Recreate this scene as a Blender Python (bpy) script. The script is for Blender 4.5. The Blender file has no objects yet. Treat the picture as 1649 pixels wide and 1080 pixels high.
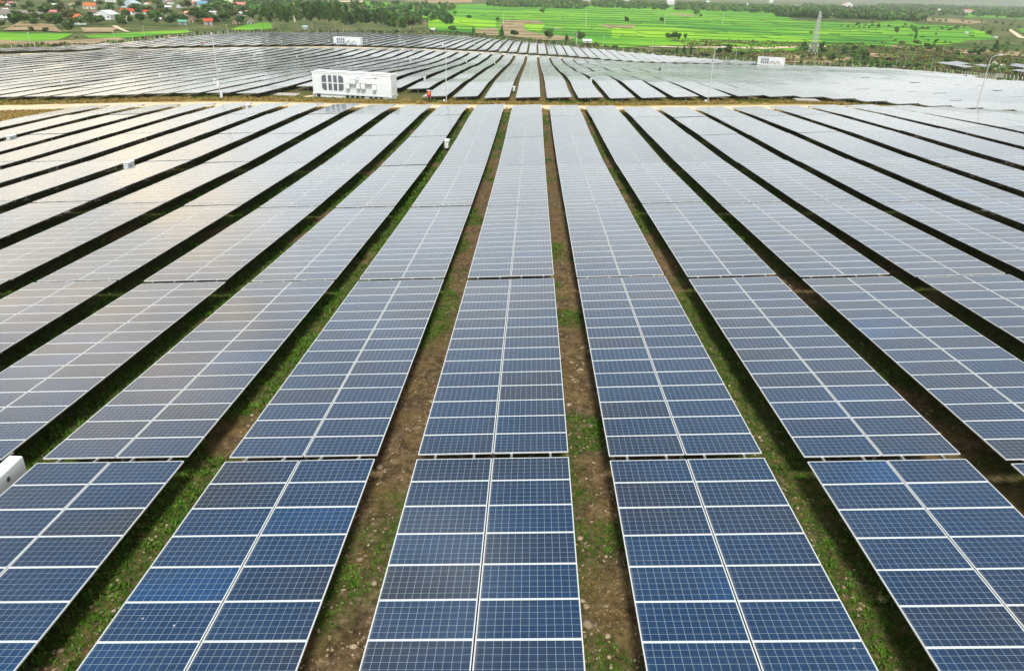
import bpy, bmesh, math, random
import numpy as np
from mathutils import Vector, Matrix
SC = bpy.context.scene
COL = SC.collection
# ------------------------------------------------------------------ camera (a drone over the solar farm), sky, sun, exposure
def camera():
    p, r, y = math.radians(25.329), math.radians(1.6489), math.radians(-1.0148)
    fwd = Vector((math.sin(y)*math.cos(p), math.cos(y)*math.cos(p), -math.sin(p)))
    right = Vector((math.cos(y), -math.sin(y), 0)); up = right.cross(fwd)
    r2 = right*math.cos(r) + up*math.sin(r); u2 = -right*math.sin(r) + up*math.cos(r)
    cam = bpy.data.cameras.new('drone_camera'); cam.sensor_width = 36; cam.lens = 1177.8/1649*36
    cam.clip_start = .1; cam.clip_end = 40000
    o = bpy.data.objects.new('drone_camera', cam); COL.objects.link(o)
    o.matrix_world = Matrix(((r2.x, u2.x, -fwd.x, 0), (r2.y, u2.y, -fwd.y, 0), (r2.z, u2.z, -fwd.z, 0), (0, 0, 0, 1)))
    SC.camera = o
camera()
SUN_EL, SUN_AZ = math.radians(60), math.radians(172)      # azimuth clockwise from +y
world = bpy.data.worlds.new('World'); SC.world = world; world.use_nodes = True
nt = world.node_tree; nt.nodes.clear()
def N(t, k, **kw):
    n = t.nodes.new(k)
    for a, b in kw.items(): setattr(n, a, b)
    return n
def build_world():
    out = N(nt, 'ShaderNodeOutputWorld'); bg = N(nt, 'ShaderNodeBackground')
    sky = N(nt, 'ShaderNodeTexSky', sky_type='NISHITA', sun_disc=False, sun_elevation=SUN_EL, sun_rotation=SUN_AZ, dust_density=3.0, altitude=50)
    tc = N(nt, 'ShaderNodeTexCoord')
    sep = N(nt, 'ShaderNodeSeparateXYZ'); nt.links.new(tc.outputs['Generated'], sep.inputs[0])
    # cloud cover: nearly closed overcast, brighter and warmer low down on the left where the sun thins it
    mp = N(nt, 'ShaderNodeMapping'); mp.inputs['Scale'].default_value = (1.3, 1.3, 3.2)
    nt.links.new(tc.outputs['Generated'], mp.inputs[0])
    no = N(nt, 'ShaderNodeTexNoise'); no.inputs['Scale'].default_value = 2.1; no.inputs['Detail'].default_value = 5; no.inputs['Roughness'].default_value = .55
    nt.links.new(mp.outputs[0], no.inputs[0])
    cr = N(nt, 'ShaderNodeValToRGB'); nt.links.new(no.outputs[0], cr.inputs[0])
    cr.color_ramp.elements[0].position = .36; cr.color_ramp.elements[0].color = (CLOUD_LO, CLOUD_LO*1.02, CLOUD_LO*1.02, 1)
    cr.color_ramp.elements[1].position = .62; cr.color_ramp.elements[1].color = (1, 1.0, .965, 1)
    sc = N(nt, 'ShaderNodeVectorMath', operation='SCALE'); nt.links.new(cr.outputs[0], sc.inputs[0])
    # brightness against elevation
    el = N(nt, 'ShaderNodeMapRange'); el.inputs['From Min'].default_value = 0.; el.inputs['From Max'].default_value = .50; el.interpolation_type = 'SMOOTHSTEP'
    el.inputs['To Min'].default_value = CLOUD_HOR; el.inputs['To Max'].default_value = CLOUD_TOP
    nt.links.new(sep.outputs[2], el.inputs[0]); nt.links.new(el.outputs[0], sc.inputs['Scale'])
    # warm thin patch
    dt = N(nt, 'ShaderNodeVectorMath', operation='DOT_PRODUCT'); nt.links.new(tc.outputs['Generated'], dt.inputs[0])
    a, e = math.radians(-32), math.radians(11); dt.inputs[1].default_value = (math.sin(a)*math.cos(e), math.cos(a)*math.cos(e), math.sin(e))
    mr = N(nt, 'ShaderNodeMapRange', interpolation_type='SMOOTHERSTEP'); mr.inputs['From Min'].default_value = .972; mr.inputs['From Max'].default_value = .995
    nt.links.new(dt.outputs['Value'], mr.inputs[0])
    no2 = N(nt, 'ShaderNodeTexNoise'); no2.inputs['Scale'].default_value = 9; no2.inputs['Detail'].default_value = 3
    nt.links.new(mp.outputs[0], no2.inputs[0])
    m2 = N(nt, 'ShaderNodeMapRange'); m2.inputs['From Min'].default_value = .35; m2.inputs['From Max'].default_value = .6
    nt.links.new(no2.outputs[0], m2.inputs[0])
    mm = N(nt, 'ShaderNodeMath', operation='MULTIPLY'); nt.links.new(mr.outputs[0], mm.inputs[0]); nt.links.new(m2.outputs[0], mm.inputs[1])
    wm = N(nt, 'ShaderNodeMix', data_type='RGBA', blend_type='MULTIPLY'); nt.links.new(mm.outputs[0], wm.inputs[0])
    nt.links.new(sc.outputs[0], wm.inputs[6]); wm.inputs[7].default_value = (2.1, 1.62, 1.02, 1)
    # a small bright break in the cloud high up ahead
    d2 = N(nt, 'ShaderNodeVectorMath', operation='DOT_PRODUCT'); nt.links.new(tc.outputs['Generated'], d2.inputs[0]); d2.inputs[1].default_value = (-.185/.9996, .77/.9996, .61/.9996)
    r2 = N(nt, 'ShaderNodeMapRange', interpolation_type='SMOOTHERSTEP'); r2.inputs['From Min'].default_value = .990; r2.inputs['From Max'].default_value = .9995
    r2.inputs['To Max'].default_value = 1; nt.links.new(d2.outputs['Value'], r2.inputs[0])
    k2 = N(nt, 'ShaderNodeMath', operation='MULTIPLY'); nt.links.new(r2.outputs[0], k2.inputs[0]); nt.links.new(m2.outputs[0], k2.inputs[1])
    w2 = N(nt, 'ShaderNodeMix', data_type='RGBA', blend_type='MULTIPLY'); nt.links.new(k2.outputs[0], w2.inputs[0]); nt.links.new(wm.outputs[2], w2.inputs[6]); w2.inputs[7].default_value = (5.5, 5.5, 5.2, 1)
    mix = N(nt, 'ShaderNodeMix', data_type='RGBA'); mix.inputs[0].default_value = .93
    nt.links.new(sky.outputs[0], mix.inputs[6]); nt.links.new(w2.outputs[2], mix.inputs[7])
    nt.links.new(mix.outputs[2], bg.inputs[0]); bg.inputs[1].default_value = .1
    nt.links.new(bg.outputs[0], out.inputs[0])
CLOUD_LO, CLOUD_HOR, CLOUD_TOP = .62, 17.0, 3.9
build_world()
sun = bpy.data.lights.new('sun', 'SUN'); sun.energy = 2.6; sun.angle = math.radians(14); sun.color = (1, .96, .9)
so = bpy.data.objects.new('sun', sun); COL.objects.link(so)
so.rotation_euler = Vector((math.sin(SUN_AZ)*math.cos(SUN_EL), math.cos(SUN_AZ)*math.cos(SUN_EL), math.sin(SUN_EL))).to_track_quat('Z', 'Y').to_euler()
SC.view_settings.view_transform = 'Standard'; SC.view_settings.look = 'None'; SC.view_settings.gamma = 1
SC.view_settings.exposure = .77
SC.cycles.max_bounces = 6; SC.cycles.diffuse_bounces = 3; SC.cycles.glossy_bounces = 3; SC.cycles.use_denoising = True
SC.cycles.sample_clamp_indirect = 6; SC.cycles.volume_bounces = 1
# ------------------------------------------------------------------ terrain
# heights of the table planes measured over the site (x across the rows, y along the rows, z up, camera at the origin)
X0, PITCH, TILT, TW, GROUND_DROP = -.692, 4.9917, math.radians(3.776), 3.932, .80
def row_x(k): return X0 + k*PITCH
def left_x(k): return row_x(k) - TW/2*math.cos(TILT)
HEIGHTS = []
for k, y, z in [(-2,15.8,-11.5),(-1,15.7,-11.22),(0,15.9,-11.02),(1,15.9,-10.75),(2,15.8,-10.61),(3,15.7,-10.44),
    (0,9.65,-10.67),(1,9.67,-10.45),(2,9.55,-10.23),(-2,9.5,-11.1),(0,31.3,-11.93),(1,31.3,-11.66),(2,31.2,-11.48),(3,30.9,-11.21),(4,30.8,-11.01),
    (-1,31.2,-12.19),(-2,31.1,-12.38),(-3,31,-12.6),(-4,30.7,-12.67),(-1,46.5,-12.94),(-2,46.3,-13.16),(-3,46.1,-13.29),(-4,46,-13.3),(-5,45.9,-13.34),
    (-6,45.7,-13.4),(1,46.6,-12.41),(2,46.5,-12.2),(3,46.2,-11.97),(4,46.2,-11.8),(5,46.1,-11.58),(6,45.8,-11.2),(0,62.4,-13.5),(1,61.9,-13.2),
    (3,61.4,-12.7),(-4,76.6,-14.13),(-2,76.9,-14.07),(-1,77.2,-14.0),(0,105,-14.4)]:
    HEIGHTS.append((row_x(k), y, z))
for g, y, z in [(-12,105.1,-16.1),(-10,105.5,-15.8),(-8,104.9,-15.3),(-6,105.3,-15.1),(-4,106,-15),(-3,107,-14.95),(3,105.1,-14.2),(5,105.3,-14),(6,103.9,-13.6),(8,101.6,-12.9),
    (-10,325,-24.95),(-22,325,-24.4),(-20,326.5,-24.5),(-18,328.9,-24.5),(-16,339,-25),(-14,342,-25.1),(-12,355,-25.6),(-10,357,-25.8),(-8,357,-26),(-6,357,-26.3),(-4,358,-26.6),(3,356,-27.6),(4,352,-27.6),
    (-3,156.8,-17.2),(-3,181.7,-18.6),(-3,267.6,-23.3),(-3,332.7,-25.6),(-4,133.8,-16.2),(-4,160.9,-17.7),(-4,213.6,-20.2),(-4,282.5,-23.9),
    (-5,165.8,-18),(-5,205.4,-20),(-5,270.6,-23.4),(-5,328,-25.6),(-6,153.4,-17.2),(-6,208.2,-20.1),(-6,249.9,-22.5),(-6,312,-25.1),
    (-7,163.5,-17.3),(-7,196.5,-19.2),(-7,227.7,-21.2),(-7,294.5,-24.3),(-8,215.4,-20.6),(-8,244.6,-22.2),(-8,294,-24.5),(-9,215.5,-20.9),(-9,243.9,-22.2),(-9,271.4,-23.5),(-9,297,-24.5),
    (-10,277.4,-24),(-11,301,-24.6),(-12,279.5,-24),(-12,311.3,-24.5),
    (1,130.2,-15.8),(1,155.1,-16.2),(1,188.8,-18.2),(1,282.7,-24.3),(2,129.7,-15.6),(2,152.9,-15.9),(2,169.8,-16.8),(2,225.3,-20.7),(2,290.6,-24.7),
    (3,136.8,-15.4),(3,165,-16.6),(3,217.1,-20.3),(3,256,-22.6),(3,299.3,-25.3),(4,218.8,-20.3),(4,246.7,-21.7),(4,309,-25.9)]:
    HEIGHTS.append((row_x(g+.5), y, z))
for k, y, z in [(-12,79.4,-15.4),(-10,72.1,-15.1),(-9,64.9,-14.7),(-8,57.6,-14.2),(-7,50.4,-13.7),(-6,43.1,-13.2),(-5,35.8,-12.9),(9,64.8,-11.1),(8,56.5,-11.1),(7,48.1,-11.1),(6,39.8,-11),
    (-16,120.9,-17.9),(-14,120.8,-17.5),(-12,121.1,-16.8),(-10,121.7,-16.4),(-8,137.3,-16.9),(-4,137.6,-16.8),(-3,124,-16.1),(-2,123.7,-15.9),(4,123.2,-15),(6,121.5,-14.6),(8,121,-14.1),
    (9,122.1,-14.1),(10,121.5,-14.2),(11,121,-14.2),(12,121,-14.6),(13,121.2,-14.8),(14,122.2,-15),(15,121.2,-15),
    (3,387.9,-29),(4,383,-28.8),(5,378.1,-28.8),(6,376.2,-29),(7,373.4,-29),(8,371.2,-29.1),(9,370.9,-29.3),(12,368.6,-29.5),(15,366.2,-29.1),(19,362.8,-28.8),
    (-10,165.4,-18.2),(-10,129.8,-16.6),(-11,143.8,-17.5),(-12,157.8,-18.2),(-13,148.5,-18.1),
    (-17,123,-18),(-19,137.6,-18.7),(-21,152.2,-19.5),(-23,166.7,-20.2),(-25,181.4,-20.8),(-27,196.1,-21.3),(-29,210.7,-21.9),(-30,218.1,-22)]:
    HEIGHTS.append((left_x(k), y, z))
HEIGHTS += [(0,365,-27.6),(0,440,-29.4),(0,512,-31.3),(-104,504,-28.4),(-52,512,-30.2),(-165,460,-27),(-168,400,-25.3),(-172,330,-24.6),(-160,292,-24.2),(-185,262,-23.8),(-250,330,-26),(-330,440,-28),
    (49,445,-30.6),(78,412,-30.4),(108,392,-30.2),(114,357,-28.3),(130,352,-28),(150,325,-26.8),(160,300,-25),(152,241,-22.2),(100,240,-20.5),(60,240,-20.6),(90,180,-17.3),(110,210,-19),(60,180,-17.2),(60,150,-15.8),
    (100,300,-25.2),(60,310,-26),(200,300,-27),(200,400,-31.5),(-150,150,-20.5),(-200,200,-23),(90,120,-15.4),(130,150,-17),(60,80,-11),(60,50,-9.6),(30,10,-8.8),(30,-10,-8.5),(-30,-10,-11.5),(0,-10,-10.1),
    (-60,50,-15.2),(-60,20,-14.5),(-100,80,-18),(-30,20,-12.8),(200,200,-21),(250,100,-19)]
HP = np.array(HEIGHTS)
def _mq(d2): return np.sqrt(d2 + 400.)
_n = len(HP)
_A = np.zeros((_n+3, _n+3))
_A[:_n, :_n] = _mq((HP[:, None, 0]-HP[None, :, 0])**2 + (HP[:, None, 1]-HP[None, :, 1])**2) - np.eye(_n)*.6
_A[:_n, _n] = 1; _A[:_n, _n+1] = HP[:, 0]/100; _A[:_n, _n+2] = HP[:, 1]/100
_A[_n:, :_n] = _A[:_n, _n:].T
_w = np.linalg.solve(_A, np.r_[HP[:, 2], 0, 0, 0])
def smooth(a, b, v):
    t = np.clip((v-a)/(b-a), 0, 1); return t*t*(3-2*t)
def plane_z(x, y):
    """height of the table planes at x, y (arrays)"""
    x = np.asarray(x, float); y = np.asarray(y, float); sh = np.broadcast(x, y).shape
    x = np.broadcast_to(x, sh).ravel(); y = np.broadcast_to(y, sh).ravel(); out = np.empty(x.size)
    for i in range(0, x.size, 20000):
        s = slice(i, i+20000)
        out[s] = _mq((x[s, None]-HP[None, :, 0])**2 + (y[s, None]-HP[None, :, 1])**2) @ _w[:_n] + _w[_n] + _w[_n+1]*x[s]/100 + _w[_n+2]*y[s]/100
    far = -32.5 + 4.*smooth(-120, -260, x)*smooth(1200, 600, y) + 2.0*np.sin(x/410.+1.)*smooth(700, 1500, np.hypot(x, y))
    d = np.maximum.reduce([y-525, x-175-np.maximum(y-330, 0)*-.25, -(x+190)-np.maximum(0, y-300)*.0, -12-y, np.zeros_like(y)])
    w = smooth(0, 110, d)
    return (out*(1-w) + far*w).reshape(sh)
def ground_z(x, y): return plane_z(x, y) - GROUND_DROP
# positions in metres, measured on site coordinates: x, y, height, width
DATA = {}
DATA['broad'] = [[-316.2,473.6,8.3,8.3],[-318.1,464.5,5.1,4.5],[-254.3,547.8,8.0,8.7],[-299.9,770.4,9.4,14.5],[-325.0,793.3,8.5,12.5],[-239.5,591.8,6.9,6.6],[-225.0,601.4,7.0,8.6],[-283.6,563.9,6.6,8.1],[-284.7,551.7,6.0,5.3],[-352.7,755.1,5.4,5.4],[-388.6,795.8,5.7,7.5],[-383.9,769.7,6.6,7.3],[-311.4,550.6,5.6,7.0],[-292.9,480.1,9.1,7.7],[-277.2,528.5,3.9,4.2],[-112.3,621.4,15.3,10.8],[-98.6,637.8,14.7,14.1],[-104.1,625.7,11.8,7.9],[-15.7,607.8,5.3,7.7],[33.2,573.9,8.4,9.0],[-67.6,645.8,5.2,7.6],[-75.5,905.2,5.2,7.1],[-41.7,878.0,5.0,5.5],[9.7,1154.3,8.2,9.0],[106.4,928.2,7.3,6.5],[154.0,975.1,6.3,6.1],[250.9,1252.9,10.6,11.6],[246.8,1199.3,6.0,5.6],[105.4,624.6,5.9,5.9],[109.6,626.2,6.4,5.9],[113.8,627.7,5.5,5.9],[119.6,630.0,5.0,3.0],[409.0,1526.1,8.6,8.2],[225.2,1537.8,9.8,10.7],[246.6,1561.5,7.7,14.5],[279.4,1598.1,6.8,14.8],[394.8,1238.3,10.5,11.5],[396.2,1215.9,12.9,11.3],[430.1,1290.8,13.7,13.9],[447.8,1305.2,12.9,16.1],[493.5,1371.8,13.5,12.7],[492.0,1289.6,11.8,15.9],[503.8,1274.3,11.7,13.8],[491.0,1196.5,13.5,12.9],[515.4,1391.5,8.8,10.7],[198.1,542.9,3.2,4.7],[204.7,522.3,2.7,4.9],[205.5,507.7,2.2,5.6],[211.2,503.4,3.7,6.3],[378.5,840.8,8.4,5.9],[410.5,868.1,6.8,6.7],[426.6,853.3,2.4,3.3],[304.2,617.6,4.0,4.8],[503.0,890.9,5.7,6.9],[113.8,464.6,7.5,6.6],[111.7,476.4,4.9,4.5],[124.7,474.1,3.8,6.0],[241.3,461.9,3.4,5.1],[263.3,468.8,3.8,5.9],[10.1,573.0,9.2,8.1],[-249.3,604.6,2.6,3.8],[-256.6,601.3,3.5,5.7],[-263.8,441.0,5.8,7.8],[-328.7,528.0,4.6,5.9],[-398.6,620.0,5.4,6.9],[499.4,1087.2,4.6,5.0],[550.1,992.4,3.5,3.1],[205.9,1610.5,5.7,5.0],[572.5,1700.6,9.6,15.7],[590.7,1678.0,10.6,12.9]]
DATA['fill'] = [[-870.2,1365.4,8.2,8.0],[-558.8,793.4,8.1,10.7],[-554.5,1258.2,9.7,10.0],[-878.0,1327.9,7.3,10.2],[-259.7,617.8,8.2,8.1],[-407.9,664.0,7.4,9.9],[-653.3,1644.8,11.4,14.4],[-661.8,1231.9,8.8,8.2],[-259.6,683.1,7.6,7.9],[-305.5,785.2,9.3,12.5],[-452.5,840.8,7.8,8.7],[-641.1,960.5,8.6,7.8],[-445.9,624.1,5.6,6.5],[-509.9,924.5,9.7,9.6],[-658.0,1149.7,9.1,9.4],[-347.1,579.9,5.9,7.0],[-628.3,1618.2,8.5,8.5],[-317.2,715.9,6.4,6.7],[-506.6,764.2,5.2,6.6],[-248.1,628.1,8.1,11.3],[-671.3,930.5,8.8,11.5],[-296.2,511.1,6.8,9.0],[-755.5,1225.3,8.3,7.9],[-296.7,502.3,5.9,5.1],[-825.0,1161.9,9.1,9.8],[-867.8,1406.7,11.0,12.3],[-935.2,1444.4,6.8,6.7],[-645.4,1364.0,7.4,8.5],[-319.2,497.9,5.1,5.9],[-411.6,938.5,10.3,11.8],[-531.9,833.7,5.4,6.0],[-342.5,535.0,7.4,8.5],[-714.4,997.8,6.5,6.4],[-349.4,540.6,5.2,4.7],[-304.4,797.1,9.8,10.8],[-280.5,714.7,8.6,11.0],[-754.7,1395.2,8.0,10.9],[-252.8,642.5,6.7,8.2],[-302.5,703.0,8.5,9.9],[-315.3,650.1,6.2,8.5],[-642.6,1741.9,14.0,19.8],[-772.2,1623.5,12.3,11.8],[-263.9,718.6,5.9,5.7],[-356.0,724.1,8.1,11.2],[-1020.9,1587.8,10.9,9.8],[-620.7,1556.9,12.2,16.1],[-319.7,798.3,9.3,9.2],[-488.4,1025.2,10.2,13.3],[-399.7,723.0,5.3,4.8],[-397.2,784.4,8.7,10.6],[-583.6,862.5,8.0,9.3],[-387.1,530.0,7.1,6.5],[-469.6,894.9,8.8,9.3],[-482.9,752.3,8.3,7.8],[-438.4,636.8,7.6,8.8],[-309.9,543.8,7.4,6.8],[-541.7,1363.5,9.0,12.1],[-324.7,566.0,5.5,7.4],[-825.5,1250.3,8.3,8.9],[-285.4,539.3,7.3,6.4],[-441.9,721.0,6.7,8.6],[-777.9,1428.5,8.2,11.1],[-342.1,571.7,8.1,9.8],[-334.6,702.6,6.5,9.0],[-294.3,527.7,5.9,7.9],[-314.1,722.2,7.2,6.8],[-444.8,1012.5,9.3,8.9],[-848.7,1220.3,9.4,9.2],[-410.2,1050.1,9.3,10.0],[-722.0,1462.6,9.3,13.0],[-417.3,628.5,5.8,6.1],[-1021.1,1424.9,10.2,13.6],[-265.1,615.4,8.7,8.4],[-395.8,775.6,7.6,10.6],[-272.6,611.1,5.8,7.1],[-296.9,621.5,7.4,9.8],[-326.3,526.5,6.1,7.3],[-267.9,679.6,6.7,6.7],[-405.5,667.0,8.3,11.4],[-476.7,823.7,8.4,8.7],[-878.3,1537.7,8.0,9.4],[-330.0,702.1,6.7,9.4],[-653.6,1325.2,7.4,10.5],[-239.3,663.8,7.9,8.2],[-705.3,1017.1,6.5,9.1],[-252.0,636.0,6.0,6.0],[-322.5,519.1,5.3,6.9],[-356.8,752.2,9.0,9.2],[-677.3,1277.6,7.3,6.5],[-830.7,1367.9,6.9,9.9],[-336.6,538.8,7.0,8.9],[-289.7,596.5,8.2,10.4],[-328.9,631.5,7.6,9.0],[-686.0,1274.4,10.6,12.2],[-823.4,1174.0,9.5,9.7],[-358.8,613.9,7.8,8.2],[-464.5,795.5,5.4,7.4],[-356.8,489.8,5.0,4.8],[-253.9,614.8,6.2,7.3],[-335.7,607.7,5.6,7.5],[-249.0,697.6,9.2,12.7],[-320.1,542.1,7.5,9.0],[-440.1,636.7,7.6,8.0],[-302.7,619.8,7.3,6.5],[-561.3,1144.0,10.5,13.1],[-332.8,538.7,6.8,7.2],[-271.7,650.2,8.6,11.7],[-311.3,643.4,7.3,8.6],[-401.0,1118.0,7.4,9.5],[-387.6,713.8,7.3,7.4],[-919.4,1413.9,9.9,13.8],[-674.4,1448.8,12.2,16.4],[-875.9,1638.4,11.6,14.3],[-822.4,1669.5,11.5,10.4],[-701.5,1281.5,8.4,11.5],[-274.3,608.8,6.4,6.9],[-803.7,1609.8,9.7,13.7],[-266.2,593.1,6.4,8.0],[-287.2,660.6,7.0,6.8],[-373.8,513.4,7.4,7.6],[-416.4,935.0,8.8,11.8],[-408.8,670.2,5.8,6.8],[-702.4,980.1,6.6,9.1],[-392.1,574.1,5.0,7.0],[-897.4,1352.3,7.3,10.2],[-300.6,626.2,6.9,6.5],[-452.9,752.6,8.6,8.3],[-354.0,552.0,5.1,7.2],[-433.9,701.2,7.2,10.0],[-376.2,533.2,5.2,6.6],[-404.1,558.8,5.2,5.1],[-630.2,880.8,6.4,9.0],[-472.4,943.2,10.0,9.8],[-332.3,508.4,7.7,9.6],[-656.7,1821.4,14.0,17.8],[-279.6,581.2,5.5,5.4],[-500.0,737.3,6.8,7.9],[-347.0,582.1,7.6,9.8],[-846.0,1187.4,6.9,7.0],[-629.3,1229.3,9.6,10.3],[-356.0,598.1,8.0,7.8],[-297.6,493.1,5.5,4.8],[-365.9,553.3,7.0,9.8],[-819.5,1519.4,8.7,11.1],[-726.7,1254.4,8.2,9.4],[-455.6,764.7,5.7,5.1],[-281.3,643.8,6.8,6.4],[-438.1,707.5,8.0,9.2],[-310.5,851.7,6.9,8.4],[-351.1,695.2,7.9,7.0],[-322.1,566.9,5.4,4.8],[-662.4,1005.0,7.4,7.8],[-636.8,1301.9,8.6,10.8],[-275.5,521.1,8.1,8.2],[-442.0,731.8,7.0,7.5],[-546.7,1352.3,9.8,9.3],[-302.1,757.6,9.5,9.1],[-333.0,718.7,5.7,7.5],[-662.9,1659.9,13.3,17.5],[-371.0,737.7,6.4,5.8],[-302.1,545.1,5.6,6.4],[-390.2,624.1,8.0,10.9],[-521.5,840.2,5.4,6.3],[-250.6,609.5,5.7,6.3],[-540.9,773.3,8.0,8.3],[-257.4,621.9,8.3,8.2],[-250.0,646.9,9.1,8.0],[-669.3,920.7,7.1,7.9],[-434.5,623.3,6.8,8.3],[-384.2,713.6,7.7,7.0],[-721.1,1280.9,7.2,9.3],[-586.8,967.9,6.9,8.3],[-430.6,626.6,5.0,7.0],[-386.0,573.0,6.4,7.1],[-569.2,926.9,8.5,9.9],[-588.8,1118.8,9.2,9.0],[-353.5,642.9,6.9,8.3],[-630.8,1229.0,11.1,14.0],[-280.0,609.9,6.9,7.3],[-613.9,1000.4,7.0,7.4],[-487.7,748.9,6.0,6.5],[-502.8,1049.2,10.1,13.4],[-344.0,564.8,5.4,5.0],[-685.7,1934.5,9.1,12.4],[-441.8,604.1,6.3,6.3],[-325.8,507.5,6.0,6.0],[-337.8,596.8,5.9,5.5],[-670.4,1557.6,8.1,7.2],[-351.7,985.6,9.9,11.7],[-410.5,1129.9,8.7,10.9]]
DATA['euc'] = [[-170.4,493.0,16.4,6.7],[-166.1,489.5,15.5,5.3],[-172.1,518.4,17.3,7.1],[-165.6,508.5,18.0,6.0],[-162.7,511.1,16.5,6.6],[-164.6,527.5,16.4,6.3],[-157.6,521.1,18.5,6.0],[-159.5,543.1,19.9,5.9],[-162.8,565.2,21.3,8.0],[-161.8,574.3,19.2,7.1],[-159.8,580.5,20.4,6.4],[-156.1,578.9,20.0,6.1],[-156.7,595.2,18.4,7.2],[-155.1,601.9,20.7,6.8],[-149.8,592.1,21.5,6.5],[-147.0,596.3,20.8,6.8],[-141.6,587.5,14.1,6.5],[-140.7,597.5,14.8,6.8],[-136.5,595.6,15.4,7.3],[-136.1,610.9,18.0,8.1],[-132.9,614.2,17.3,6.6],[-130.0,618.9,15.5,7.6],[-125.2,614.6,16.5,6.1],[-122.6,621.5,16.1,7.1],[-117.1,613.1,16.2,6.6],[-195.7,584.6,18.3,7.0],[-190.3,592.6,17.9,6.1],[-186.9,607.8,18.9,7.2],[-174.0,609.9,19.9,6.8],[-169.2,622.7,20.4,6.1],[-164.4,631.0,19.2,7.2],[-158.3,634.6,17.9,7.0],[-154.3,649.4,19.2,6.5],[-147.7,654.7,20.2,7.0]]
DATA['slim'] = [[-25.1,603.4,8.8,4.3],[-49.6,636.9,5.5,3.0],[23.8,588.1,5.1,3.7],[91.0,501.8,3.7,2.4],[94.5,497.3,4.8,2.7],[94.4,474.2,5.2,2.2],[362.5,761.6,7.7,3.0],[335.5,580.6,9.3,6.3],[177.1,488.6,3.6,2.7],[-38.0,596.5,3.5,2.8]]
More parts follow.
